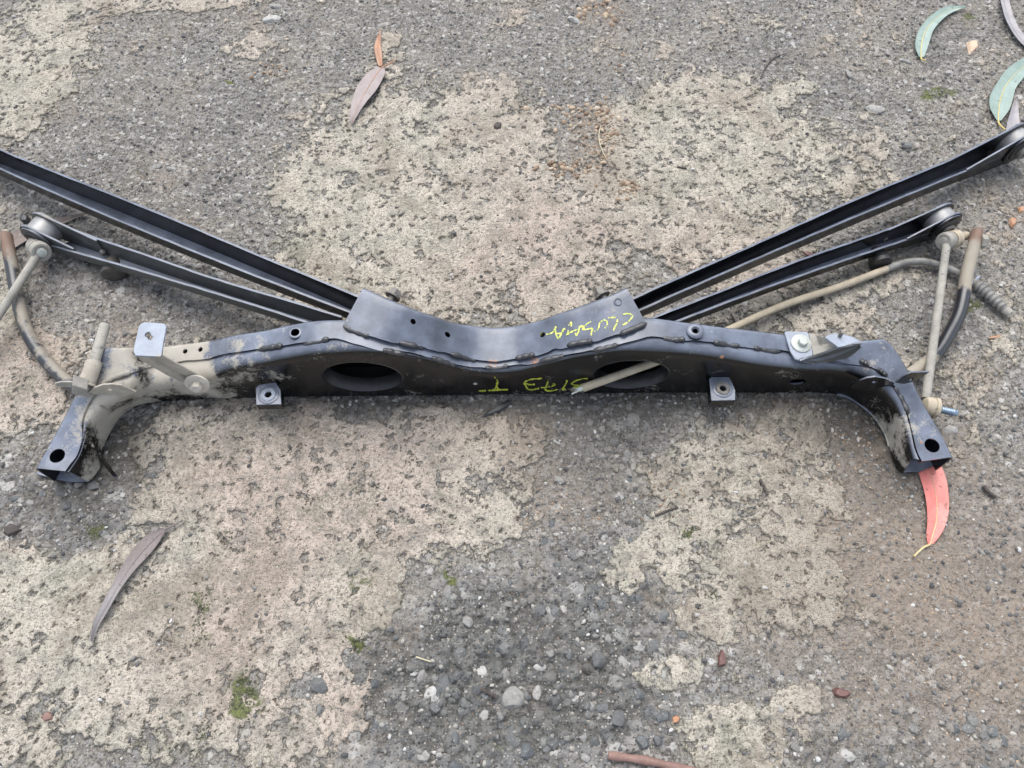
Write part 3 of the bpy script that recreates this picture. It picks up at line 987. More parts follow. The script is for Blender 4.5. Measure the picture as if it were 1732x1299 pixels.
scut = [cyl_cut(saddle_at(u, v), (0, 0, 1), r, .012, 1, 24) for (u, v, r) in ((699, 545, .0030), (757, 566, .0030), (918, 566, .0030))]
saddle = sheet('saddle_bracket', *grid(rows), M['paint'], cross, .0032, scut)
register(saddle)
# dimple pressed in the saddle's right wing
h = drape(1045, 511)
mk('pressed_dimple', *lathe(h[0] - h[1] * .0008, h[1], [(0, .0052), (.0012, .0050), (.0016, .0042), (.0008, .0030), (.0004, .0008)], 22), M['paint'], cross, 40)

# nuts welded on the top face
for (u, v, ro, ri) in ((500, 564, .0078, .0048), (1175, 562, .0082, .0055)):
    h = drape(u - 14, v)
    p = beam_top(u, v)
    mk('weld_nut', *ring(p + Vector((0, 0, -.0005)), (0, 0, 1), ri, ro, .0030, 28), M['paint'], cross, 40)

# the lower plates of the two hollow feet and the flanges along their inner sides
for pts in ([(62, 803), (92, 811), (121, 817), (151, 816), (170, 792), (150, 750), (110, 740)], [(1525, 801), (1554, 799), (1578, 789), (1606, 781), (1590, 740), (1545, 735), (1508, 772)]):
    o = mk('base_plate', *prism([PZ(u, v, .0015) for u, v in pts], (0, 0, .0026)), M['paint'], cross, None, None, .0006)
rows = []
for (u, v, z, w) in ((139, 730, .050, .006), (146, 742, .046, .010), (155, 757, .040, .012), (165, 773, .032, .012), (176, 788, .022, .011), (186, 800, .012, .008), (193, 808, .006, .003)):
    p = PZ(u, v, z)
    rows.append([p, p + Vector((.0035, .001, -w))])
mk('seam_flange', *grid([[Vector(q) for q in catmull([r[k] for r in rows], 24)] for k in (0, 1)]), M['paint'], cross, 60)
o = cross.children[-1]
s_ = o.modifiers.new('thick', 'SOLIDIFY'); s_.thickness = .0026

rows = []
for (u, v) in ((1416, 667), (1438, 674), (1456, 686), (1474, 701), (1487, 717), (1497, 735), (1503, 755)):
    p = PZ(u, v, .005)
    rows.append([p + Vector((.002, .003, .003)), p + Vector((-.0008, -.001, 0))])
mk('seam_flange', *grid([[Vector(q) for q in catmull([r[k] for r in rows], 24)] for k in (0, 1)]), M['paint'], cross, 60)
o = cross.children[-1]
s_ = o.modifiers.new('thick', 'SOLIDIFY'); s_.thickness = .002

# weld beads: lumpy runs along the lap seams
BEADS = [[(437, 592), (452, 589), (466, 587), (478, 584)], [(513, 583), (530, 580), (545, 577), (556, 573)], [(581, 551), (592, 558), (604, 562), (614, 566), (624, 568)],
         [(648, 592), (660, 595), (674, 598), (687, 599)], [(676, 580), (690, 583), (704, 586), (718, 589)], [(731, 605), (745, 611), (758, 615), (771, 619)], [(763, 599), (778, 603), (792, 607), (806, 610)],
         [(821, 622), (834, 624), (848, 622), (860, 619)], [(872, 607), (884, 604), (895, 602), (904, 600)], [(913, 612), (925, 609), (938, 606), (954, 602)], [(959, 585), (975, 581), (990, 579), (1002, 577)],
         [(1002, 594), (1016, 591), (1030, 588), (1045, 584)], [(1048, 566), (1062, 560), (1078, 554), (1093, 547)], [(1121, 572), (1134, 575), (1146, 575), (1158, 574)], [(1207, 579), (1222, 582), (1236, 585), (1250, 585)], [(1276, 589), (1292, 592), (1306, 595), (1320, 595)],
         [(1454, 610), (1462, 614), (1470, 617)], [(1484, 624), (1492, 630), (1500, 637)], [(1513, 655), (1520, 668), (1527, 680), (1536, 700)], [(172, 650), (182, 644), (196, 638), (210, 633), (221, 630)]]
for bead in BEADS:
    pts = []
    for (u, v) in catmull([(a, b, 0) for a, b in bead], 22)[:, :2]:
        h = drape(u, v)
        if h:
            pts.append(h[0] + Vector((0, 0, .0006)))
    if len(pts) > 6:
        # smooth the run so that it does not jump at the lap
        P = np.array([list(p) for p in pts])
        for _ in range(6):
            P[1:-1] = P[1:-1] * .5 + (P[:-2] + P[2:]) * .25
        nn = len(P)
        rad = [(.0034 + .0004 * math.sin(i * .9 + bead[0][0]) + random.uniform(-.0002, .0002)) * min(1, .45 + .3 * min(i, nn - 1 - i)) for i in range(nn)]
        mk('weld_bead', *tube([Vector(p) for p in P], rad, 10, [(1, .8)] * nn), M['weld'] if bead[0][0] > 230 else M['mudgrey'], cross, 70)

# mounting lugs on the front face, each with a nut in its top
for (pts, nut, rr, zt) in (([(432, 656), (438, 650), (466, 646), (470, 652), (475, 660), (476, 684), (433, 685)], (454, 668), .0088, .046), ([(1199, 640), (1204, 637), (1233, 637), (1237, 643), (1244, 660), (1244, 677), (1203, 678)], (1222.5, 657.5), .0086, .046)):
    top = [PZ(u, v, zt) for u, v in pts]
    V, F = [], []
    cutr = cyl_cut(PZ(*nut, zt), (0, 0, 1), rr * .42, .02, 1, 24)
    # a cup: top plate with skirts turned down
    n_ = len(top)
    cen = sum(top, Vector()) / n_
    low = [p + Vector((0, 0, -.012)) + (p - cen) * .03 for p in top]
    V = top + low
    F = [tuple(range(n_))] + [(i, (i + 1) % n_, (i + 1) % n_ + n_, i + n_) for i in range(n_) if i not in (1,)]
    lug = sheet('mounting_lug', V, F, M['paint'], cross, .0026, [cutr], 30, loc=cen, face=(0, 0, 1))
    finish(lug, None, .0008)
    mk('weld_nut', *ring(PZ(*nut, zt) + Vector((0, 0, -.001)), (0, 0, 1), rr * .48, rr, .0028, 28), M['zinc'] if nut[0] < 800 else M['bolt_dull'], lug, 40)
    mk('weld_nut_rim', *ring(PZ(*nut, zt) + Vector((0, 0, -.0006)), (0, 0, 1), rr * 1.02, rr * 1.42, .0012, 28), M['paint'], lug, 40)

# bent hose brackets across the shoulders of both legs
def bracket(name, poly, y, mat, thick, hole=None):
    pts = [PY(u, v, y + dy) for (u, v, dy) in poly]
    V, F = pts, [tuple(range(len(pts)))]
    return sheet(name, V, F, mat, cross, thick, [cyl_cut(PY(hole[0], hole[1], y + hole[2]), (0, 1, .35), .0026, .012, 1, 18)] if hole else (), 30)
yR = PZ(1480, 640, .070).y
bracket('hose_bracket', [(1438, 651, 0), (1452, 642, 0), (1466, 637, 0), (1480, 635, 0), (1497, 638, 0), (1512, 645, 0), (1508, 653, 0), (1494, 657, 0), (1474, 659, 0), (1452, 657, 0)], yR - .006, M['paint'], .002, (1479, 643, 0))
bracket('hose_bracket', [(1513, 645, .0), (1526, 634, .004), (1540, 628, .006), (1571, 627, .008), (1556, 636, .008), (1545, 643, .006), (1528, 647, .003)], yR - .006, M['paint'], .002, (1541, 638, .006))
yL = PZ(188, 655, .070).y
bracket('hose_bracket', [(148, 664, 0), (160, 656, 0), (174, 651, 0), (190, 650, 0), (206, 652, 0), (230, 663, 0), (214, 670, 0), (195, 673, 0), (172, 671, 0)], yL - .008, M['mud'], .002, (185, 659, 0))
bracket('hose_bracket', [(93, 647, .004), (104, 644, .005), (121, 644, .004), (146, 655, .001), (148, 664, 0), (136, 659, .002), (122, 653, .003), (106, 652, .004)], yL - .008, M['mudgrey'], .002)
# clamp block and stud with its collar on the left shoulder
blk = [(122, 652), (148, 659), (147, 673), (121, 666)]
yb = yL - .012
V, F = prism([PY(u, v, yb) for u, v in blk], (0, .012, .004))
o = mk('clamp_block', V, F, M['mudgrey'], cross, None, None, .001); fix_normals(o)
V, F = prism([PY(u, v, yb + .004) for u, v in [(129, 671), (148, 674), (147, 680), (130, 677)]], (0, .008, .001))
o = mk('rubber_pad', V, F, M['rust'], cross, None, None, .001); fix_normals(o)
a, b, c = PZ(178, 549, .088), PZ(158, 618, .085), PZ(146, 652, .080)
mk('stud', *tube([a, a.lerp(b, .02), b], [.0056, .0061, .0061], 18), M['mudgrey'], cross, 50)
mk('collar', *tube([b + (a - b) * .08, b + (a - b) * .05, b.lerp(c, .9), b.lerp(c, .95), c], [.0080, .0088, .0092, .0118, .0115], 20), M['mud'], cross, 45)

# left strap: bolted to the front face, rising to a zinc tab above the beam
yf = front_y(333) - .0065
up_e = [(272.6, 602), (293, 613), (315.5, 625), (335, 636), (349, 646)]
lo_e = [(228, 599), (238, 610), (258, 622), (292, 641), (318, 652)]
U_ = [Vector(q) for q in catmull([PY(u, v, yf) for u, v in up_e], 16)]
L_ = [Vector(q) for q in catmull([PY(u, v, yf) for u, v in lo_e], 16)]
rows = []
for t, bow in ((0, .001), (.06, 0), (.38, 0), (.46, .0030), (.54, .0030), (.62, 0), (.94, 0), (1, .001)):
    rows.append([L_[i].lerp(U_[i], t) + Vector((0, bow, 0)) for i in range(16)])
strap = sheet('strap', *grid(rows), M['mud'], cross, .0025, (), 40, loc=U_[8], face=(0, -1, 0))
zt = L_[0].z + .004
tab = [(226, 594), (227, 586), (235, 552), (239, 547), (245, 545), (274, 547), (279, 548), (281, 553), (275, 584), (273, 600), (271, 603), (229, 601)]
V, F = [PZ(u, v, zt) for u, v in tab], [tuple(range(len(tab)))]
tb = sheet('tab', V, F, M['zinc'], strap, .0028, [cyl_cut(PZ(250, 566, zt), (0, 0, 1), .0035, .01, 1, 20), cyl_cut(PZ(254, 571, zt), (0, 0, 1), .0030, .01, 1, 20)], 30, face=(0, 0, 1))
finish(tb, None, .0008)
wc = PY(333, 652, yf - .0075)
mk('washer', *ring(wc + Vector((0, .003, 0)), (0.05, -1, .30), .004, .0142, .0024, 36), M['mudpale'], strap, 40)
mk('bolt_head', *hexhead(wc + Vector((0, .001, -.0005)), (0.05, -1, .30), .0066, .0080), M['mudpale'], strap, None, None, .0006)

# right strap: its plate bolted on the top face, its ribbed web hanging down in front
z0 = beam_top(1350, 582).z + .006
plate = [(1327, 562), (1330, 560), (1364, 561), (1368, 564), (1376, 600), (1373, 603), (1351, 609), (1345, 607), (1337, 594)]
V, F = [PZ(u, v, z0) for u, v in plate], [tuple(range(len(plate)))]
strap2 = sheet('strap', V, F, M['zinc'], cross, .0028, (), 30, loc=PZ(1350, 582, z0), face=(0, 0, 1))
finish(strap2, None, .0008)
rows = [[PZ(1368, 563, z0 - .001), PZ(1380, 567, z0 + .001), PZ(1397, 571, z0 + .015), PZ(1412, 577, z0 + .024)],
        [PZ(1372, 582, z0 - .002), PZ(1386, 583, z0 - .001), PZ(1402, 581, z0 + .014), PZ(1415, 581, z0 + .023)],
        [PZ(1376, 600, z0 + .003), PZ(1390, 596, z0 + .009), PZ(1404, 591, z0 + .016), PZ(1418, 586, z0 + .023)]]
sheet('gusset', *grid(rows), M['mudgrey'], strap2, .002, (), 40, face=(0, 0, 1))
te = [(1352, 609), (1376, 601), (1396, 594), (1417, 586), (1438, 582), (1456, 579)]
tz = [0, .004, .014, .023, .027, .027]
be = [(1358, 611), (1384, 616), (1408, 613), (1428, 606), (1445, 596), (1455, 584)]
T_ = [Vector(q) for q in catmull([PZ(u, v, z0 + z) for (u, v), z in zip(te, tz)], 22)]
B_ = [Vector(q) for q in catmull([PY(be[i][0], be[i][1], PZ(*te[i], z0 + tz[i]).y - .001) for i in range(6)], 22)]
rows = []
for t, bow in ((0, .003), (.10, .0005), (.2, 0), (.40, 0), (.47, -.0022), (.56, -.0022), (.63, 0), (.92, 0), (1, .0015)):
    rows.append([T_[i].lerp(B_[i], t) + Vector((0, -bow, 0)) for i in range(22)])
sheet('web', *grid(rows), M['arm_dusty'], strap2, .0022, (), 40, face=(0, -1, 0))
tabp = [(1396, 571), (1400, 567), (1408, 564.5), (1424, 565), (1440, 569), (1452, 575), (1457, 580), (1438, 583), (1418, 587)]
sheet('tab', [PZ(u, v, z0 + .027) for u, v in tabp], [tuple(range(len(tabp)))], M['zinc'], strap2, .0026, (), 30, face=(0, 0, 1))
p = PZ(1420, 569, z0 + .027)
mk('stud', *tube([p, p + Vector((.0002, .0005, .009))], [.0022, .0020], 10), M['bolt_dull'], strap2, 40)
wc = PZ(1354.5, 581.5, z0)
mk('washer', *ring(wc, (0.02, -.05, 1), .004, .0122, .0022, 40), M['bolt'], strap2, 40)
mk('bolt_head', *hexhead(wc + Vector((.001, -.0003, .0018)), (0.02, -.05, 1), .0058, .0060, .5), M['bolt'], strap2, None, None, .0005)

# pivot bolts behind the saddle
for (u, v) in ((664, 497), (1019, 496)):
    p = PZ(u, v, .086)
    sx = 1 if u < 850 else -1
    V, F = merge(hexhead(p + Vector((0, .002, -.006)), (sx * .45, .9, .1), .0075, .008), lathe(p + Vector((-sx * .004, -.006, -.007)), (sx * .45, .9, .1), [(0, .0045), (.006, .0045), (.0061, .0100), (.0085, .0100)], 20))
    mk('pivot_bolt', V, F, M['bolt_dull'], cross, 40)

# writing in yellow paint pen, upside down
def strokes(name, L, ox, oy, sc, mat, wpx, parent):
    V, F = [], []
    for st in L:
        w0 = wpx * (st[0] if not hasattr(st[0], '__len__') else 1.0)
        pts = [q for q in st if hasattr(q, '__len__')]
        path = catmull([(ox + a / sc, oy + b / sc, 0) for a, b in pts], max(6, len(pts) * 6))
        prev = None
        n_ = len(path)
        for i in range(n_):
            u, v = path[i][:2]
            d = path[min(i + 1, n_ - 1)][:2] - path[max(i - 1, 0)][:2]
            d = d / (np.linalg.norm(d) + 1e-9)
            w = w0 * (.42 + .16 * math.sin(i * 1.7 + u) + random.uniform(-.08, .08))
            if i in (0, n_ - 1):
                w *= .6
            ha, hb = drape(u - d[1] * w, v + d[0] * w), drape(u + d[1] * w, v - d[0] * w)
            if not ha or not hb or (ha[0] - hb[0]).length > .012:
                prev = None
                continue
            if random.random() < .03:
                prev = None             # the pen skipped over the dirt
                continue
            k = len(V)
            V += [ha[0] + ha[1] * .0004, hb[0] + hb[1] * .0004]
            if prev is not None:
                F.append((prev, prev + 1, k + 1, k))
            prev = k
    return mk(name, V, F, mat, parent, 60)
TOPW = [[(1330, 190), (1380, 180), (1440, 185), (1468, 215), (1440, 260), (1390, 310), (1325, 345)], [1.1, (1250, 260), (1240, 320), (1215, 370), (1190, 425)], [1.2, (1150, 240), (1190, 232), (1222, 232)], [.8, (1115, 250), (1135, 230)],
        [(1065, 395), (1100, 340), (1095, 290), (1060, 272), (1010, 295), (985, 330), (980, 370), (955, 425)], [1.0, (915, 440), (930, 432)],
        [1.1, (865, 495), (875, 440), (895, 385)], [(895, 395), (850, 398), (790, 410), (730, 410)], [1.5, (690, 385), (720, 365), (760, 375), (740, 405)], [.6, (770, 360), (815, 320), (870, 292)],
        [.9, (690, 385), (685, 430), (665, 470), (650, 500), (635, 460)], [.9, (670, 410), (620, 425), (560, 455), (505, 490)], [.8, (530, 420), (525, 460), (500, 495)], [.9, (530, 355), (560, 325), (570, 300), (580, 320), (572, 365)],
        [1.2, (485, 395), (460, 410), (440, 450), (415, 500), (390, 550)], [(350, 470), (365, 510), (385, 550)], [.9, (350, 470), (400, 468), (440, 460)], [(355, 362), (345, 400), (345, 440), (355, 480)],
        [.9, (355, 365), (330, 410), (305, 450), (250, 478), (205, 480)], [1.0, (118, 485), (140, 460), (150, 452)], [1.0, (120, 488), (140, 500), (155, 505)]]
strokes('paint_writing', TOPW, 900, 510, 8.66, M['pen'], 2.7, cross)['label'] = 'yellow handwritten name, upside down, on the saddle'
FRW = [[1.2, (75, 322), (180, 318), (300, 310), (380, 305), (470, 302)], [1.1, (320, 170), (330, 200), (320, 240), (295, 295)], [.8, (325, 190), (312, 240), (335, 295)], [.7, (280, 130), (300, 150), (325, 180)], [.6, (275, 295), (350, 290)],
       [1.0, (920, 152), (850, 160), (780, 165), (720, 185), (680, 210)], [1.3, (675, 215), (700, 245), (720, 290)], [.8, (690, 220), (760, 235), (825, 240)], [.8, (825, 230), (770, 238), (735, 255)], [1.1, (710, 260), (730, 295), (790, 305), (860, 290), (920, 275)],
       [.7, (905, 278), (980, 272), (1060, 255), (1100, 240)], [.7, (1100, 240), (1080, 225), (1060, 232)], [1.2, (1000, 185), (985, 235), (960, 285)], [1.1, (955, 280), (975, 315), (1050, 318), (1125, 300)],
       [1.2, (1255, 180), (1235, 225), (1205, 280), (1190, 315)], [.9, (1190, 310), (1235, 295)], [.8, (1235, 180), (1265, 185)],
       [.9, (1530, 155), (1460, 160), (1370, 185), (1300, 225)], [.9, (1300, 225), (1370, 245), (1450, 240)], [.9, (1330, 270), (1380, 270), (1440, 240)]]
strokes('paint_writing', FRW, 800, 620, 7.873, M['pen2'], 2.7, cross)['label'] = 'yellow handwritten number, upside down, on the front face'
p = PY(804, 649, front_y(804) - .0004)
mk('paint_chip', *lathe(p, (0, -1, 0), [(0, .0026), (.0006, .0022), (.0008, .0)], 12), M['bolt'], cross, 40)


# ------------------------------------------------------------------ suspension arms: pressed channels, open at the top
def channel_arm(name, label, near, far, zb, hgt, mat, FAR=1.5, group='pressed steel suspension links'):
    """near: lower near edge (inner end, ..., outer end), far: upper far edge, zb: floor heights, same count; ear = (centre u, v, z, radius)"""
    n_ = len(near)
    def straight(px, z):
        # heights run evenly from one end of the link to the other
        a_, b_ = PZ(*px[0], z[0]), PZ(*px[-1], z[-1])
        out = []
        for q in px:
            zz = z[0]
            for _ in range(8):
                c_ = PZ(*q, zz)
                f_ = (Vector((c_.x, c_.y)) - Vector((a_.x, a_.y))).length / (Vector((b_.x, b_.y)) - Vector((a_.x, a_.y))).length
                zz = z[0] + (z[-1] - z[0]) * f_
            out.append(PZ(*q, zz))
        P_ = np.array([list(q) for q in out])
        tq_ = np.linspace(0, 1, 60)
        L_ = np.linalg.norm(P_ - P_[0], axis=1)
        L_ /= L_[-1]
        return np.stack([np.polyval(np.polyfit(L_, P_[:, k], 2 if k < 2 else 1), tq_) for k in range(3)], 1)
    Nb = straight(near, zb)
    # FAR: the far flange stands taller than the near one
    Ft = straight(far, [zb[i] + hgt[i] * FAR for i in range(n_)])
    H = np.interp(np.linspace(0, 1, 60), np.linspace(0, 1, n_), hgt)
    rows = []
    N_ = [Vector(p) for p in Nb]
    Fv = [Vector(p) for p in Ft]
    for i in range(60):
        nb, ft, h = N_[i], Fv[i], H[i]
        fb = ft - Vector((0, 0, h * FAR))
        across = (fb - nb)
        across.z = 0
        a = across.normalized()
        r = .005
        j = vnoise(np.array([i * .55]), np.array([len(name) + near[0][0]]), 4)[0] * .0012
        k = .0010 * math.sin(i * .21 + near[0][0])
        nt_ = nb + Vector((0, 0, h - .002 + j)) - a * .0015
        rows.append([nt_, nb + Vector((0, 0, h * .5))] + bez(nb + Vector((0, 0, r)), nb, nb + a * r, 4) + [nb.lerp(fb, .5) + Vector((0, 0, -.0006))]
                    + bez(fb - a * r, fb, fb + Vector((0, 0, r)), 4) + [fb + Vector((0, 0, h * .7)), ft + Vector((0, 0, j + k)) + a * .0012])
    base = (N_[30] + Fv[30]) / 2
    base.z = 0
    t = thing(name, base, label, 'suspension link', group)
    ch = sheet('channel', *grid(rows), mat, t, .0028, (), 45)
    return t, N_, Fv, H

def bush_end(t, N_, Fv, H, rad, mat, flange_mat, k=59, sleeve=.010, ext=.0, FAR=1.5):
    """rounded ears of the two flanges with the bush pressed between them"""
    nb, ft, h = N_[k], Fv[k], H[k]
    fb = ft - Vector((0, 0, h * FAR))
    d = ((N_[k] - N_[k - 6]) + (Fv[k] - Fv[k - 6]))
    d.z = 0
    d.normalize()
    ax = Vector((d.y, -d.x, 0))
    if ax.y > 0:
        ax = -ax                       # towards the camera side
    zc = max(nb.z, .004) + rad * .95
    w = abs((nb - fb).dot(ax))
    mid_ = (nb + fb) / 2 + d * ext
    c = Vector((mid_.x, mid_.y, zc))
    for sgn in (1, -1):
        cc = c + ax * (sgn * (w / 2))
        # ear plate: a disc that runs back into the flange
        V0 = []
        seg = 22
        for q in range(seg + 1):
            a_ = -math.pi / 2 + math.pi * q / seg
            V0.append(cc + d * (math.cos(a_) * rad) + Vector((0, 0, math.sin(a_) * rad)))
        i0 = k - 9
        edge = N_[i0] if sgn > 0 else Fv[i0] - Vector((0, 0, H[i0] * FAR))
        V0.append(edge + Vector((0, 0, H[i0] * (1 if sgn > 0 else FAR))))
        V0.append(edge + Vector((0, 0, .001)))
        V, F = prism([q_ + ax * (.0004 * sgn) for q_ in V0], ax * (-.0032 * sgn))
        o = mk('ear', V, F, flange_mat, t, None, None, .0008)
        fix_normals(o)
        V, F = ring(cc - ax * (.0005 * sgn), ax * sgn, rad * .62, rad * .90, .0035, 32)
        mk('ear_rim', V, F, flange_mat, o, 40)
    mk('bush_sleeve', *lathe(c - ax * (w / 2), ax, [(0, rad * .80), (w, rad * .80)], 32), mat, t, 40)
    mk('rubber_bush', *lathe(c - ax * (w / 2 + .006), ax, [(0, rad * .40), (.001, rad * .62), (.005, rad * .66), (w + .007, rad * .66), (w + .011, rad * .62), (w + .012, rad * .40)], 32), M['rubber'], t, 50)
    mk('inner_sleeve', *ring(c + ax * (w / 2 + .002), ax, rad * .20, rad * .36, sleeve, 24), M['bolt_dull'], t, 40)
    return c, ax

# rear pair
t1, N1, F1, H1 = channel_arm('suspension_link', 'long black channel link running from the saddle to the right edge of the picture', [(1050, 553), (1099, 531), (1194, 494), (1309, 439), (1432, 386), (1594, 319), (1706, 274)],
                             [(1036, 521), (1082, 500), (1172, 459.5), (1283, 408), (1408, 354), (1570, 287), (1686, 236)], [.062, .060, .052, .043, .034, .020, .008], [.0245] * 5 + [.025, .026], M['arm'])
bush_end(t1, N1, F1, H1, .029, M['bush'], M['arm'], 59, .012, .014)
t2, N2, F2, H2 = channel_arm('suspension_link', 'long black channel link running from the saddle out of the left edge of the picture', [(630, 560), (580, 535), (420, 474), (280, 425), (100, 340), (0, 297), (-90, 258)],
                             [(650, 521), (600, 497), (443, 434), (305, 379), (125, 299), (25, 263), (-62, 230)], [.062, .060, .048, .038, .026, .020, .012], [.0245] * 5 + [.025, .026], M['arm'])
bush_end(t2, N2, F2, H2, .026, M['bush'], M['arm'], 59, .012, .010)
# front pair
t3, N3, F3, H3 = channel_arm('suspension_link', 'shorter black channel link with a rubber bush beside the rusty bar end, right side', [(1120, 566), (1180, 541), (1263, 511), (1345, 482), (1432, 450), (1500, 427), (1555, 410), (1590, 401)],
                             [(1085, 546), (1140, 523), (1225, 488), (1305, 457), (1392, 427), (1468, 399), (1530, 377), (1570, 365)], [.048, .043, .036, .029, .022, .015, .010, .008], [.0195] * 5 + [.020, .021, .022], M['arm'])
c3, ax3 = bush_end(t3, N3, F3, H3, .0255, M['bush'], M['arm'], 59, .008, .006)
t4, N4, F4, H4 = channel_arm('suspension_link', 'shorter dusty grey channel link with a worn bush beside the pale drop link, left side', [(540, 560), (490, 545), (400, 514), (310, 488), (221, 461), (152, 444), (100, 428), (72, 419)],
                             [(575, 537), (525, 523), (438, 496), (350, 469), (262, 441), (190, 413), (132, 394), (101, 382)], [.048, .043, .036, .029, .022, .015, .010, .008], [.0195] * 5 + [.020, .021, .022], M['arm_dusty'])
c4, ax4 = bush_end(t4, N4, F4, H4, .0255, M['bush'], M['arm_dusty'], 59, .008, .006)
# shock mount pegs under the front arms and a bolt end inside the channel
for (t, u, v, mt, uu, vv) in ((t3, 1483, 440, M['rubber'], 1494, 404), (t4, 187, 458, M['rubber_dusty'], 176, 428)):
    p = PZ(u, v, .012)
    mk('shock_peg', *lathe(p + Vector((0, .016, .002)), (0.15 if u > 800 else .25, -1, -.05), [(0, .010), (.006, .0125), (.016, .0125), (.018, .015), (.024, .015), (.026, .010), (.026, .004)], 26), mt, t, 40)
    mk('bolt_end', *lathe(PZ(uu, vv, .022), (0, -.3, 1), [(0, .0045), (.005, .0042), (.007, .002)], 14), M['bolt_dull'], t, 40)


# ------------------------------------------------------------------ sway bar
R_BAR = .0082
barpts = [(1652, 392, .034), (1648, 412, .032), (1641, 440, .026), (1634, 470, .020), (1630, 498, .0155), (1622, 532, .0135), (1606, 564, .013), (1586, 596, .013), (1558, 620, .014), (1515, 640, .022)]
bl = [(11, 398, .034), (14, 420, .032), (20, 450, .026), (26, 485, .020), (32, 515, .016), (42, 552, .014), (62, 590, .013), (88, 622, .013), (116, 648, .014), (165, 672, .022)]
PR = [PZ(*p) for p in barpts]
PL = [PZ(*p) for p in bl]
inner = [Vector((PR[-1].x - .04, PR[-1].y + .02, .025)), Vector((PR[-1].x - .12, -.008 + .03, .02)), Vector((0, .035, .02)), Vector((PL[-1].x + .14, .03, .02)), Vector((PL[-1].x + .05, PL[-1].y + .03, .025))]
path = catmull(PR + inner + PL[::-1], 190)
n_ = len(path)
rad, sq = [], []
for i in range(n_):
    e = min(i, n_ - 1 - i)
    f = max(0.0, 1 - e / 5.0)
    rad.append(R_BAR * (1.0 + .05 * min(1, f * 2)))
    sq.append((1 - .15 * min(1, f * 2), 1 + .15 * min(1, f * 2)))
bar = thing('sway_bar', Vector((path[n_ // 2][0], path[n_ // 2][1], 0)), 'round black sway bar, both rusty ends showing beyond the crossmember, muddy at its left', 'sway bar')
mk('bar', *tube([Vector(p) for p in path], rad, 20, sq), M['bar'], bar, 60)
for (u, v, z, s) in ((1660, 408, .034, 1), (4, 414, .034, -1)):
    p = PZ(u, v, z)
    mk('end_nut', *hexhead(p - Vector((s * .002, 0, 0)), (s, -.15, 0), .0098, .008), M['mudgrey'], bar, None, None, .0006)


# ------------------------------------------------------------------ drop links
def drop_link(label, top, bot, mat, ballr, joint_axis):
    a, b = PZ(*top), PZ(*bot)
    t = thing('drop_link', Vector(((a.x + b.x) / 2, (a.y + b.y) / 2, 0)), label, 'drop link', 'drop links of the sway bar')
    d = (b - a).normalized()
    mk('rod', *tube([a + d * .008, a + d * .02, a.lerp(b, .5), b - d * .006], [.0058, .0052, .0052, .0054], 16), mat, t, 60)
    ax = Vector(joint_axis).normalized()
    hs = mk('housing', *lathe(a - ax * .008, ax, [(0, ballr * .62), (.0015, ballr * .86), (.004, ballr), (.014, ballr), (.0165, ballr * .92), (.0170, ballr * .74), (.0162, ballr * .60), (.0162, ballr * .52), (.0180, ballr * .50), (.0185, ballr * .30)], 32), mat, t, 35)
    mk('boot', *lathe(a - ax * .008, -ax, [(0, ballr * .95), (.003, ballr * 1.0), (.005, ballr * .84), (.008, ballr * 1.02), (.012, ballr * 1.02), (.014, ballr * .72), (.019, ballr * .66), (.021, ballr * .52), (.036, ballr * .50)], 28), M['cable'] if a.x > 0 else M['mudgrey'], t, 40)
    return t, a, b
tR, aR, bR = drop_link('pale muddy drop link standing between the rusty bar end and the right foot', (1602, 407, .034), (1565, 682, .026), M['mudgrey'], .0122, (-.86, -.42, .28))
ax = Vector((.95, -.22, -.05)).normalized()
p = PZ(1574, 689, .026)
mk('lower_joint', *lathe(p - ax * .010, ax, [(0, .006), (.002, .0105), (.008, .0125), (.012, .0118), (.0125, .0132), (.0165, .0132), (.017, .0115), (.019, .0100), (.020, .0070)], 28), M['cable'], tR, 40)
V, F = [], []
prof = [(.018, .0042)]
for i in range(9):
    prof += [(.0195 + i * .0022, .0046), (.0206 + i * .0022, .0040)]
prof += [(.041, .0044), (.0425, .0030)]
mk('threaded_stud', *lathe(p - ax * .010, ax, prof, 20), M['thread'], tR, 40)
tL, aL, bL = drop_link('pale muddy drop link leaning out of the left edge of the picture', (68, 424, .036), (-60, 622, .030), M['mudgrey'], .0128, (.66, -.66, .36))
mk('joint_cap', *lathe(aL + Vector((.66, -.66, .36)).normalized() * .0085, (.66, -.66, .36), [(0, .0062), (.0025, .0060), (.0032, .0045)], 24), M['bolt'], tL, 40)


# ------------------------------------------------------------------ brake cable
cab = [(984, 657, None), (1030, 643, None), (1075, 630, None), (1112, 618, None)]
y0 = front_y(1067)
tip = PY(985, 656.5, y0 - .010)
into = Vector((PZ(1112, 616, .04).x, y0 + .020, .052))
mid_c = [PZ(1180, 585, .05), PZ(1245, 552, .030), PZ(1332, 514, .016), PZ(1420, 485, .012), PZ(1499.5, 455, .011)]
cable = thing('brake_cable', PZ(1330, 515, 0), 'pale dirty brake cable poking through the right oval hole and running out behind the beam', 'cable')
sheath = catmull([tip, tip.lerp(into, .5), into] + mid_c, 80)
rs = [.0052 if i < 40 else .0050 for i in range(80)]
mk('sheath', *tube([Vector(p) for p in sheath], rs, 16), M['cable'], cable, 60)
d = (tip - into).normalized()
V, F = tube([tip - d * .001, tip + d * .004, tip + d * .007], [.0038, .0036, .0022], 12)
for k in range(7):
    a_ = k * .9
    off = Vector((0, math.cos(a_), math.sin(a_))) * .0022
    V, F = merge((V, F), tube([tip + off, tip + d * random.uniform(.007, .012) + off * 1.3], [.0006, .0005], 6))
V, F = merge((V, F), tube([tip, tip + d * .014 + Vector((0, -.002, -.002))], [.0016, .0010], 8))
mk('wire_core', V, F, M['wire'], cable, 60)
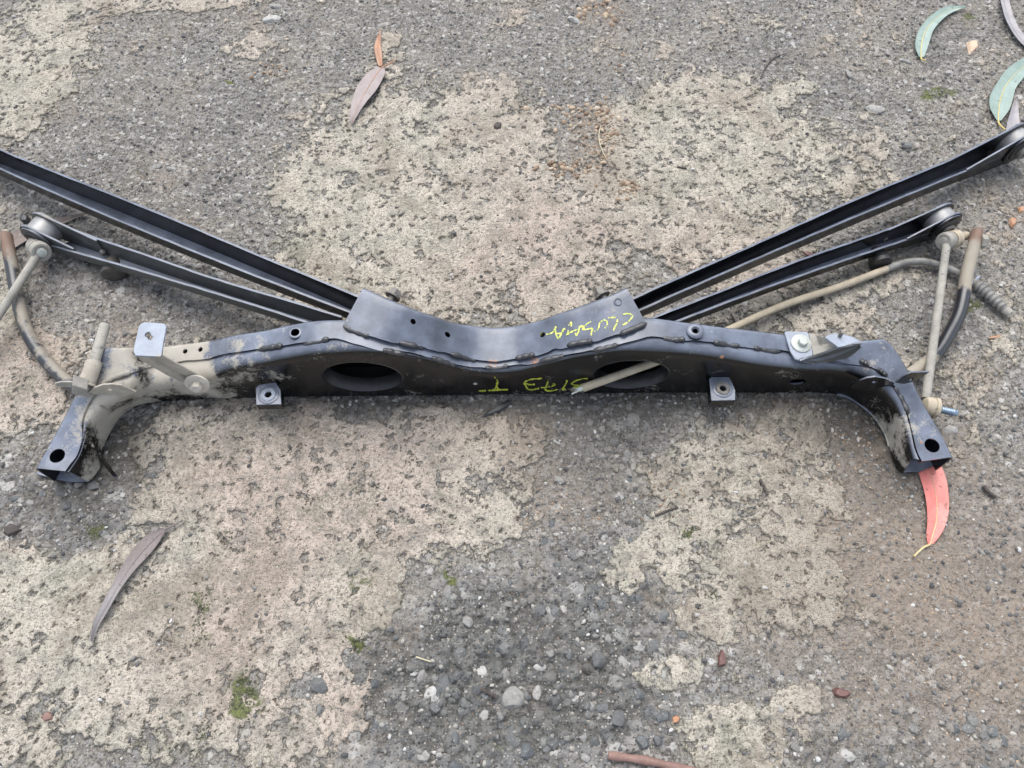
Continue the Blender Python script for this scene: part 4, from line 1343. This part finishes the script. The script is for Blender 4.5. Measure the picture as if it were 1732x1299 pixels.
hosep = [PZ(1492, 458, .011), PZ(1513, 450, .011), PZ(1531, 444, .011), PZ(1560, 442, .011), PZ(1594, 450, .010), PZ(1622, 463, .009), PZ(1650, 479, .009)]
hs = catmull(hosep, 50)
mk('hose', *tube([Vector(p) for p in hs], [.0058 if 6 < i < 10 else .0049 for i in range(50)], 14), M['hose'], cable, 60)
mk('hose_clip', *tube([PZ(1642, 480, .010), PZ(1656, 468, .012)], [.0022, .0022], 10), M['zinc'], cable, 50)
cor = catmull([PZ(1648, 478, .009), PZ(1662, 489, .009), PZ(1680, 505, .008), PZ(1699, 523, .0075)], 64)
mk('ribbed_boot', *tube([Vector(p) for p in cor], [(.0070 + .0014 * math.sin(i / 63 * 2 * math.pi * 8)) * (1.0 if i > 4 else .8) - .0006 * i / 63 for i in range(64)], 18), M['hose'], cable, 60)
mk('boot_end', *tube([Vector(cor[-1]), PZ(1708, 531, .0075)], [.0060, .0056], 14), M['mudgrey'], cable, 50)


# ------------------------------------------------------------------ fallen leaves
def leaf_material(name, a, b, spot, rough=.5, tip=None, spots=.70):
    n = NT(name)
    p = n.objpos()
    f = n.step(n.noise(p, 40.0, 5, .6), .3, .7)
    c = n.mix(f, a, b)
    if tip:
        X = n.sep(p)
        c = n.mix(n.step(n.math('ADD', X[1], n.math('MULTIPLY', n.noise(p, 60, 3, .5), .02)), -.02, .05), c, tip)
    fine = n.noise(p, 600.0, 3, .6)
    c = n.mix(n.step(n.noise(p, 150.0, 3, .5), spots, spots + .04, 0, .8), c, spot)
    c = n.mix(n.step(fine, .45, .75, 0, .25), c, tuple(min(1, x * 1.5) for x in b))
    n.set(Base_Color=c, Roughness=rough, Specular_IOR_Level=.5)
    n.bump(n.math('ADD', n.math('MULTIPLY', n.noise(p, 120, 4, .6), 1.0), n.math('MULTIPLY', fine, .4)), .5, .0008)
    return n.m
LG = leaf_material('green_gum_leaf', (0.195, 0.262, 0.225), (0.255, 0.33, 0.29), (0.08, 0.10, 0.06), .42, None, .66)
LB = leaf_material('dry_brown_leaf', (0.215, 0.175, 0.165), (0.28, 0.235, 0.225), (0.09, 0.065, 0.055), .5)
LV = leaf_material('grey_violet_leaf', (0.24, 0.225, 0.235), (0.31, 0.29, 0.295), (0.12, 0.10, 0.09), .5)
LL = leaf_material('long_dry_leaf', (0.20, 0.185, 0.185), (0.275, 0.255, 0.25), (0.07, 0.055, 0.05), .5, (0.165, 0.135, 0.125), .62)
LR = leaf_material('red_gum_leaf', (0.58, 0.15, 0.125), (0.63, 0.225, 0.19), (0.16, 0.05, 0.04), .42, None, .63)
LO = leaf_material('small_orange_leaf', (0.42, 0.23, 0.14), (0.34, 0.19, 0.12), (0.12, 0.06, 0.04), .5)
LBK = leaf_material('bark_strip', (0.15, 0.12, 0.105), (0.21, 0.175, 0.155), (0.05, 0.04, 0.035), .8)
MS = plain_material('yellow_leaf_stem', (0.56, 0.44, 0.13), (0.62, 0.52, 0.22), .45, 0, 80, .0001)
MSB = plain_material('brown_leaf_stem', (0.30, 0.17, 0.11), (0.22, 0.12, 0.085), .6, 0, 80, .0001)
MSP = plain_material('pale_leaf_stem', (0.55, 0.44, 0.22), (0.60, 0.50, 0.30), .5, 0, 80, .0001)

def leaf(name, label, left, right, mat, stem=None, stem_mat=None, lift=.003, arch=.004, curl=.0015, rib=True, group='fallen gum leaves', cat='leaf'):
    """left and right: edges from base to tip, photograph pixels"""
    zg = max(gz(*PZ(u, v, 0).xy) for (u, v) in left[::2] + right[::2]) + lift
    A = catmull([PZ(u, v, zg) for u, v in left], 28)
    B = catmull([PZ(u, v, zg) for u, v in right], 28)
    rows = []
    ph = left[0][0] * .1
    for i in range(28):
        t = i / 27
        a, b = Vector(A[i]), Vector(B[i])
        wob = math.sin(t * 9 + ph) * .0009
        z = math.sin(t * math.pi) * arch
        row = []
        for j in range(9):
            s = j / 8
            q = a.lerp(b, s)
            q.z += z + wob * (s - .5) * 2 + curl * (2 * s - 1) ** 2 - .0008 * max(0, 1 - abs(2 * s - 1) * 4)
            row.append(q)
        rows.append(row)
    c = rows[14][4]
    t_ = thing(name, (c.x, c.y, 0), label, cat, group)
    bl = sheet('blade', *grid(rows), mat, t_, .0004, (), 60, face=(0, 0, 1), loc=c)
    if rib:
        mk('midrib', *tube([r[4] + Vector((0, 0, .0003)) for r in rows[:-1]], [.0009 * (1 - i / 30) for i in range(27)], 6), stem_mat or mat, t_, 70)
    if stem:
        pts = [rows[0][4]] + [PZ(u, v, zg + .002) for u, v in stem]
        mk('stem', *tube([Vector(q) for q in catmull(pts, 14)], [.0014 - .0003 * i / 13 for i in range(13)] + [.0016], 8), stem_mat or mat, t_, 70)
    return t_

leaf('gum_leaf', 'sickle-shaped grey-green leaf beside the orange chip near the top edge', [(1553, 97), (1547, 84), (1548, 66), (1556, 48), (1573, 30), (1600, 14), (1633, 11)], [(1563, 96), (1569, 78), (1575, 58), (1586, 43), (1602, 28), (1617, 20), (1635, 13)], LG, [(1560, 101), (1565, 102)], MS)
leaf('gum_leaf', 'broad pale green leaf with a yellow stem above the bush of the long right link', [(1684, 204), (1673, 185), (1672, 168), (1680, 150), (1700, 122), (1735, 98), (1775, 84)], [(1693, 204), (1705, 188), (1710, 170), (1714, 155), (1726, 138), (1748, 116), (1777, 88)], LG, [(1692, 212), (1700, 219)], MS)
leaf('gum_leaf', 'grey-violet crescent leaf cut by the top right corner of the picture', [(1690, -22), (1690, -6), (1692, 12), (1698, 38), (1712, 62), (1732, 80), (1752, 88)], [(1701, -24), (1702, -8), (1705, 10), (1711, 30), (1722, 52), (1737, 70), (1753, 85)], LV)
leaf('gum_leaf', 'small dull grey-brown leaf half under the broad green leaf at the right', [(1701, 222), (1703, 208), (1707, 192), (1712, 178), (1717, 165)], [(1724, 224), (1723, 208), (1722, 192), (1720, 178), (1718, 164)], LV, rib=False, lift=.0015, arch=.001)
leaf('gum_leaf', 'grey-brown leaf near the top, left of the pale cement', [(639, 113), (622, 126), (610, 143), (600, 163), (594, 183), (592, 200), (594, 211)], [(650, 116), (652, 126), (646, 140), (637, 156), (622, 175), (608, 194), (596, 211)], LB, [(654, 110), (663, 105), (670, 101)], LO)
leaf('gum_leaf', 'narrow orange-brown leaf touching the stem end of the grey-brown leaf', [(640, 111), (636, 98), (634, 84), (637, 70), (641, 58)], [(647, 112), (647, 98), (645, 84), (643, 70), (642, 58)], LO, [(643, 52)], LO, lift=.002)
leaf('gum_leaf', 'long dry brown leaf lying diagonally at the lower left', [(276, 893), (250, 907), (231, 927), (214, 952), (198, 980), (182, 1010), (168, 1037), (160, 1056), (155, 1085)], [(281, 898), (268, 922), (250, 944), (233, 963), (216, 986), (200, 1010), (183, 1038), (168, 1060), (157, 1086)], LL, [(292, 889), (308, 880)], LL, arch=.003, curl=.002)
leaf('gum_leaf', 'red leaf with dark spots sticking out from under the right foot', [(1569, 921), (1566, 906), (1567, 886), (1565, 860), (1561, 834), (1555, 808), (1550, 780)], [(1578, 920), (1589, 905), (1599, 882), (1603, 858), (1602, 834), (1597, 808), (1586, 780)], LR, [(1562, 926), (1554, 933), (1546, 941)], MSP, lift=.001, arch=.002)
leaf('bark_strip', 'flat brown bark strip beside the worn bush of the left dusty link', [(-12, 408), (20, 396), (60, 382), (110, 369), (150, 358)], [(18, 424), (45, 410), (80, 393), (118, 375), (151, 361)], LBK, rib=False, lift=.001, arch=.001, group=None, cat='bark')


# ------------------------------------------------------------------ twig, shards, chips
def stick(name, label, pts, r, mat, cat, group=None, bumpy=.12, taper=1.0):
    P = [gpt(u, v, r * .9) for u, v in pts]
    zz = max(q.z for q in P)
    P = [Vector((q.x, q.y, zz)) for q in P]
    path = catmull(P, 26)
    rad = [r * (1 + random.uniform(-bumpy, bumpy) * .5 + bumpy * math.sin(i * .8)) * (1 - (1 - taper) * i / 25) for i in range(26)]
    rad[0] *= .8
    o = mk(name, *tube([Vector(p) for p in path], rad, 12), mat, None, 50, loc=(path[13][0], path[13][1], 0))
    return tag(o, label, cat, group)
MTW = plain_material('pinkish_twig_bark', (0.27, 0.165, 0.135), (0.19, 0.115, 0.095), .65, 0, 60, .0005, .4, (0.40, 0.28, 0.25))
stick('twig', 'pinkish brown twig at the bottom edge of the picture', [(1028, 1278), (1060, 1282), (1100, 1288), (1150, 1300), (1210, 1312)],   .0042, MTW, 'twig')
MDT = plain_material('dark_twig_bark', (0.055, 0.045, 0.04), (0.09, 0.075, 0.065), .8, 0, 90, .0004)
MGR = plain_material('dry_grass', (0.50, 0.45, 0.32), (0.42, 0.37, 0.25), .6, 0, 60, .0002)
stick('grass_stalk', 'thin pale curved grass stalk on the upper soil crumbs', [(1016, 214), (1013, 228), (1015, 246), (1021, 262), (1027, 272)], .0008, MGR, 'grass stalk', None, .05)
stick('grass_stalk', 'short pale straw lying across the curved stalk', [(1017, 242), (1028, 238), (1040, 232)], .0007, MGR, 'grass stalk', None, .05)
stick('grass_stalk', 'short straw at the pale cement edge left of the stony patch', [(704, 1112), (716, 1116), (729, 1120)], .0009, MGR, 'grass stalk', None, .05)
stick('twig', 'thin dark twig standing by the beige cable behind the beam', [(1236, 532), (1240, 542), (1245, 551)], .0013, MDT, 'twig')
stick('twig', 'thin dark twig on the pale cement left of the orange chip', [(1287, 132), (1294, 115), (1306, 100), (1320, 92)], .0012, MDT, 'twig')
stick('twig', 'little dark stick below the long right link\'s far cement', [(1145, 284), (1153, 286), (1161, 287)], .0013, MDT, 'twig')
stick('twig', 'dark splinter lying on the pale crust left of the red leaf', [(1284, 812), (1291, 824), (1297, 838)], .0016, MDT, 'twig')
stick('twig', 'slanting brown splinter right of the bare strip below the beam', [(1108, 873), (1125, 866), (1146, 859)], .0014, MDT, 'twig')
stick('twig', 'dark stick on the gritty ground right of the red leaf', [(1662, 822), (1672, 833), (1684, 841)], .0022, MDT, 'twig')
stick('twig', 'dark bark splinter among the stones of the bare patch', [(812, 1165), (826, 1172), (841, 1180)], .0022, MDT, 'twig', None, .3)

def chip(name, label, pts, h, mat, cat, group=None):
    P = [PZ(u, v, 0) for u, v in pts]
    zg = max(gz(q.x, q.y) for q in P) - .0006
    P = [Vector((q.x, q.y, zg)) for q in P]
    c = sum(P, Vector()) / len(P)
    n_ = len(P)
    top = [c.lerp(q, random.uniform(.62, .85)) + Vector((0, 0, h * random.uniform(.75, 1.1))) for q in P]
    V = P + top + [c + Vector((0, 0, h * 1.1))]
    F = [(i, (i + 1) % n_, (i + 1) % n_ + n_, i + n_) for i in range(n_)] + [(i + n_, (i + 1) % n_ + n_, 2 * n_) for i in range(n_)] + [tuple(range(n_ - 1, -1, -1))]
    o = mk(name, V, F, mat, None, 35, loc=(c.x, c.y, 0))
    return tag(o, label, cat, group)
MOR = plain_material('orange_chip', (0.42, 0.20, 0.10), (0.38, 0.26, 0.18), .7, 0, 120, .0005)
MBK = plain_material('dark_red_bark', (0.11, 0.048, 0.042), (0.16, 0.085, 0.07), .45, 0, 90, .0005)
MCR = plain_material('tan_crumb', (0.55, 0.37, 0.25), (0.62, 0.50, 0.38), .8, 0, 120, .0005)
chip('brick_chip', 'orange and cream brick chip right of the sickle-shaped leaf', [(1634, 72), (1644, 69), (1652, 71), (1654, 82), (1648, 88), (1640, 93), (1637, 85)], .005, MCR, 'chip')
chip('brick_chip', 'bright orange chip right of the rusty bar end', [(1705, 373), (1710, 369), (1716, 372), (1717, 381), (1710, 387), (1706, 381)], .004, MOR, 'chip')
chip('brick_chip', 'orange chip at the right edge of the picture', [(1721, 352), (1728, 349), (1737, 353), (1734, 360), (1724, 360)], .003, MOR, 'chip')
chip('brick_chip', 'tiny orange crumb left of the pale crust at the bottom', [(1136, 1214), (1143, 1210), (1150, 1213), (1148, 1222), (1138, 1224)], .003, MOR, 'chip')
chip('brick_chip', 'faint orange flake on the ground right of the thick black bar', [(1672, 571), (1682, 568), (1694, 566), (1692, 570), (1682, 573), (1673, 573)], .0010, MOR, 'chip')
chip('bark_chip', 'dark red bark curl at the lower right', [(1409, 1166), (1416, 1162), (1436, 1167), (1441, 1173), (1432, 1181), (1416, 1179), (1410, 1174)], .005, MBK, 'bark')
chip('bark_chip', 'dark red bud scale above the lower bare patch', [(1219, 1098), (1223, 1099), (1228, 1113), (1226, 1126), (1215, 1128), (1214, 1113)], .004, MBK, 'bark')
chip('bark_chip', 'brown folded bark flake near the left edge', [(8, 892), (16, 885), (36, 890), (38, 897), (24, 903), (14, 908), (6, 902)], .004, MDT, 'bark')
chip('bark_chip', 'small dark red leaf scrap between the two right links', [(1356, 427), (1364, 424), (1378, 430), (1377, 436), (1366, 435)], .003, MBK, 'bark')
chip('bark_chip', 'brown round seed on the upper pale cement', [(836, 211), (842, 208), (848, 211), (847, 219), (840, 221), (835, 217)], .003, MDT, 'seed')
chip('bark_chip', 'dull mauve scrap on the crust at the lower left', [(68, 1213), (80, 1203), (92, 1208), (90, 1217), (76, 1221)], .003, MTW, 'bark')
chip('plastic_shard', 'black pointed shard lying just below the beam centre', [(816, 706), (824, 697), (845, 684), (858, 677), (866, 678), (864, 685), (846, 697), (826, 704)], .003, M['shard'], 'shard')
chip('plastic_shard', 'small black lump near the left edge above the worn bush', [(33, 372), (38, 364), (46, 363), (51, 369), (48, 377), (40, 378)], .008, M['shard'], 'shard')


# ------------------------------------------------------------------ stones in the worn asphalt, grit and soil crumbs
def rock_material(name, stops):
    n = NT(name)
    p = n.pos()
    c = n.ramp(n.rnd(), stops)
    f = n.noise(p, 260.0, 5, .65)
    c = n.mix(n.step(f, .40, .70, 0, .55), c, (0.09, 0.088, 0.082))
    c = n.mix(n.step(n.noise(p, 500., 3, .6), .58, .70, 0, .6), c, (0.36, 0.355, 0.34))
    n.set(Base_Color=c, Roughness=.7, Specular_IOR_Level=.35)
    n.bump(f, .7, .0012)
    return n.m
MRK = rock_material('aggregate_stone', [(0, (0.085, 0.09, 0.092)), (.3, (0.12, 0.122, 0.118)), (.55, (0.10, 0.11, 0.115)), (.8, (0.16, 0.158, 0.148)), (.95, (0.23, 0.22, 0.205)), (1, (0.34, 0.33, 0.31))])
MRW = rock_material('pale_stone', [(0, (0.22, 0.215, 0.20)), (.5, (0.30, 0.29, 0.27)), (1, (0.42, 0.41, 0.385))])

def rock_mesh(name, mat, k):
    bm = bmesh.new()
    rr = random.Random(k)
    for _ in range(20):
        v = Vector((rr.gauss(0, 1), rr.gauss(0, 1), rr.gauss(0, 1))).normalized() * rr.uniform(.82, 1.0)
        bm.verts.new(v)
    bmesh.ops.convex_hull(bm, input=bm.verts)
    for v in [v for v in bm.verts if not v.link_faces]:
        bm.verts.remove(v)
    bmesh.ops.recalc_face_normals(bm, faces=bm.faces)
    me = bpy.data.meshes.new(name)
    bm.to_mesh(me)
    bm.free()
    me.materials.append(mat)
    me.polygons.foreach_set('use_smooth', [True] * len(me.polygons))
    me.set_sharp_from_angle(angle=math.radians(38))
    return me
ROCKS = [rock_mesh('stone', MRK, k) for k in range(7)]
PALE = [rock_mesh('pale_stone', MRW, 50 + k) for k in range(5)]
def put_stone(u, v, a, b, pale=False, sink=.45, rz=None):
    p = PZ(u, v, 0)
    k = pxm(u, v)
    o = bpy.data.objects.new('stone', random.choice(PALE if pale else ROCKS))
    sa, sb = a * k / 2, b * k / 2
    sc = min(sa, sb) * random.uniform(.55, .8)
    o.location = (p.x, p.y, gz(p.x, p.y) + sc * (1 - 2 * sink) * .6)
    o.scale = (sa * 1.1, sb * 1.1, sc)
    o.rotation_euler = (random.uniform(-.2, .2), random.uniform(-.2, .2), random.uniform(-.5, .5) if rz is None else rz)
    link(o, ground)
for (u, v, a, b, pl) in [(867, 1180, 42, 44, 1), (908, 1171, 15, 32, 1), (788, 1188, 26, 24, 0), (754, 1161, 32, 40, 0), (819, 1209, 16, 24, 1), (913, 1128, 24, 13, 1), (886, 1092, 20, 34, 0), (865, 1245, 26, 56, 0), (890, 1270, 30, 26, 0),
                         (790, 1053, 22, 22, 0), (961, 1107, 22, 22, 0), (1055, 1122, 18, 30, 1), (927, 1032, 10, 20, 1), (952, 1025, 12, 22, 1), (745, 1150, 26, 20, 0), (700, 1139, 14, 10, 1), (845, 1210, 18, 20, 0), (930, 1105, 14, 18, 1), (973, 1182, 14, 14, 1), (1000, 1195, 14, 18, 1),
                         (648, 1226, 10, 10, 1), (655, 1230, 14, 12, 0), (712, 1190, 18, 18, 0), (1045, 1215, 26, 30, 0), (1085, 1255, 34, 24, 0), (990, 1280, 16, 18, 1), (1320, 1200, 14, 12, 1), (1330, 1270, 10, 12, 1), (1390, 1228, 12, 12, 1), (1538, 246, 30, 16, 0), (1724, 165, 14, 12, 1),
                         (1530, 102, 22, 12, 1), (1435, 125, 10, 28, 1), (1606, 122, 14, 14, 1), (290, 285, 22, 10, 1), (262, 282, 26, 12, 1), (465, 10, 30, 16, 1), (460, 32, 34, 18, 1),  (560, 25, 14, 6, 1), (1480, 185, 34, 18, 1),
                         (1610, 725, 26, 22, 1), (1640, 500, 22, 18, 0), (945, 812, 20, 14, 1), (540, 1160, 36, 24, 0), (208, 838, 12, 12, 1), (50, 850, 16, 14, 1), (40, 862, 14, 10, 1), (168, 515, 10, 10, 1), (200, 743, 10, 8, 1), (1465, 770, 10, 8, 1), (1447, 697, 8, 8, 1), (970, 33, 26, 18, 1)]:
    put_stone(u, v, a, b, bool(pl), .56)
cnt = 0
rr = random.Random(5)
while cnt < 190:
    u, v = rr.uniform(-10, 1740), rr.uniform(-10, 1310)
    f = float(blobs(np.array([u]), np.array([v]), ROUGH)[0])
    p = PZ(u, v, 0)
    crm = float(ground_fields(np.array([p.x]), np.array([p.y]))[1][0])
    if rr.random() > f * 1.1 + .05 or crm > .4:
        continue
    s = rr.uniform(11, 25) if f > .3 else rr.uniform(7, 14)
    put_stone(u, v, s * rr.uniform(.8, 1.3), s * rr.uniform(.8, 1.2), rr.random() < .05, .66)
    cnt += 1

def scatter(name, label, spots, mat, kind='stuff'):
    """many little lumps in one mesh: (x, y, z, r) each"""
    base = [Vector(v) for v in ((1, 0, -.3), (.31, .95, -.3), (-.81, .59, -.3), (-.81, -.59, -.3), (.31, -.95, -.3), (.6, .5, .5), (-.25, .72, .55), (-.75, -.05, .5), (-.2, -.7, .55), (.6, -.5, .45), (0, 0, .85))]
    faces = [(0, 1, 5), (1, 6, 5), (1, 2, 6), (2, 7, 6), (2, 3, 7), (3, 8, 7), (3, 4, 8), (4, 9, 8), (4, 0, 9), (0, 5, 9), (5, 6, 10), (6, 7, 10), (7, 8, 10), (8, 9, 10), (9, 5, 10)]
    B = np.array([list(b) for b in base])
    S = np.array(spots)
    n_ = len(S)
    ang = RNG.rand(n_) * 6.28
    ca, sa = np.cos(ang)[:, None], np.sin(ang)[:, None]
    jit = 1 + (RNG.rand(n_, 11, 3) - .5) * .55
    P = B[None] * jit * S[:, 3][:, None, None]
    st = 1 + RNG.rand(n_)[:, None] * .7
    X, Y = P[:, :, 0] * st, P[:, :, 1]
    W = np.stack([X * ca - Y * sa + S[:, 0][:, None], X * sa + Y * ca + S[:, 1][:, None], P[:, :, 2] * .8 + S[:, 2][:, None]], -1).reshape(-1, 3)
    Fq = (np.array(faces)[None] + (np.arange(n_) * 11)[:, None, None]).reshape(-1, 3)
    me = bpy.data.meshes.new(name)
    me.vertices.add(len(W)); me.vertices.foreach_set('co', W.astype(np.float32).ravel())
    me.loops.add(Fq.size); me.loops.foreach_set('vertex_index', Fq.astype(np.int32).ravel())
    me.polygons.add(len(Fq)); me.polygons.foreach_set('loop_start', np.arange(0, Fq.size, 3, dtype=np.int32))
    me.update(calc_edges=True)
    at = me.attributes.new('tint', 'FLOAT', 'POINT')
    at.data.foreach_set('value', np.repeat(RNG.rand(n_), 11).astype(np.float32))
    me.materials.append(mat)
    o = bpy.data.objects.new(name, me)
    o['kind'] = kind
    o['label'] = label
    return link(o)

def grit_material(name, stops):
    n = NT(name)
    c = n.ramp(n.attr('tint').outputs['Fac'], stops)
    f = n.noise(n.pos(), 700., 3, .6)
    n.set(Base_Color=n.mix(n.step(f, .4, .7, 0, .5), c, (0.10, 0.095, 0.085)), Roughness=.8, Specular_IOR_Level=.3)
    return n.m
MG = grit_material('loose_grit', [(0, (0.06, 0.06, 0.062)), (.3, (0.13, 0.13, 0.13)), (.55, (0.22, 0.21, 0.195)), (.80, (0.32, 0.30, 0.265)), (.95, (0.43, 0.415, 0.38)), (1, (0.56, 0.56, 0.54))])
MSO = grit_material('soil_crumb', [(0, (0.19, 0.125, 0.08)), (.5, (0.34, 0.245, 0.165)), (.85, (0.44, 0.34, 0.24)), (1, (0.52, 0.44, 0.34))])
N0 = 70000
gx, gy = RNG.uniform(-.95, .95, N0), RNG.uniform(-.46, .82, N0)
gf = ground_fields(gx, gy)
keep = (RNG.rand(N0) < (1.0 - .93 * gf[1])) & (np.abs(pix_of(gx, gy)[0] - 866) < 960)
gr = .0005 + .0022 * RNG.rand(N0) ** 3.6
scatter('grit', 'loose grit and small pebbles strewn over the asphalt', np.stack([gx, gy, gf[0] + gr * .2, gr], 1)[keep], MG)
sp = []
for (u, v, ru, rv, n_, rmax) in [(985, 190, 55, 22, 90, .0042), (1025, 215, 22, 45, 90, .0034), (965, 285, 45, 16, 80, .0040), (1010, 250, 30, 40, 80, .003), (1070, 318, 25, 16, 30, .0045), (1015, 15, 40, 20, 60, .005), (1050, 110, 25, 20, 20, .003), (885, 185, 8, 6, 5, .0045), (455, 118, 26, 12, 30, .003), (1090, 560, 20, 8, 6, .002), (1130, 830, 60, 40, 60, .0016), (930, 860, 60, 40, 50, .0016), (1530, 900, 140, 100, 200, .0015), (1600, 1100, 140, 150, 220, .0016), (1460, 760, 40, 50, 60, .0018)]:
    for _ in range(n_):
        a, b = rr.gauss(u, ru * .55), rr.gauss(v, rv * .55)
        p = PZ(a, b, 0)
        sp.append((p.x, p.y, rmax * (.3 + .7 * rr.random() ** 2)))
sp = np.array(sp)
sz = ground_fields(sp[:, 0], sp[:, 1])[0]
scatter('soil_crumbs', 'brown soil crumbs scattered on the cement and asphalt', np.stack([sp[:, 0], sp[:, 1], sz + sp[:, 2] * .25, sp[:, 2]], 1), MSO)
# moss cushions
ms = []
for (u, v, ru, rv, w) in MOSS:
    if w >= .8:
        for _ in range(int(ru * rv * .10)):
            a, b = rr.gauss(u, ru * .5), rr.gauss(v, rv * .5)
            p = PZ(a, b, 0)
            ms.append((p.x, p.y, .0004 + .0009 * rr.random()))
ms = np.array(ms)
mz = ground_fields(ms[:, 0], ms[:, 1])[0]
MMO = grit_material('moss', [(0, (0.05, 0.055, 0.03)), (.6, (0.068, 0.073, 0.042)), (1, (0.10, 0.12, 0.04))])
scatter('moss', 'small green moss cushions in the pits of the crust', np.stack([ms[:, 0], ms[:, 1], mz, ms[:, 2]], 1), MMO)
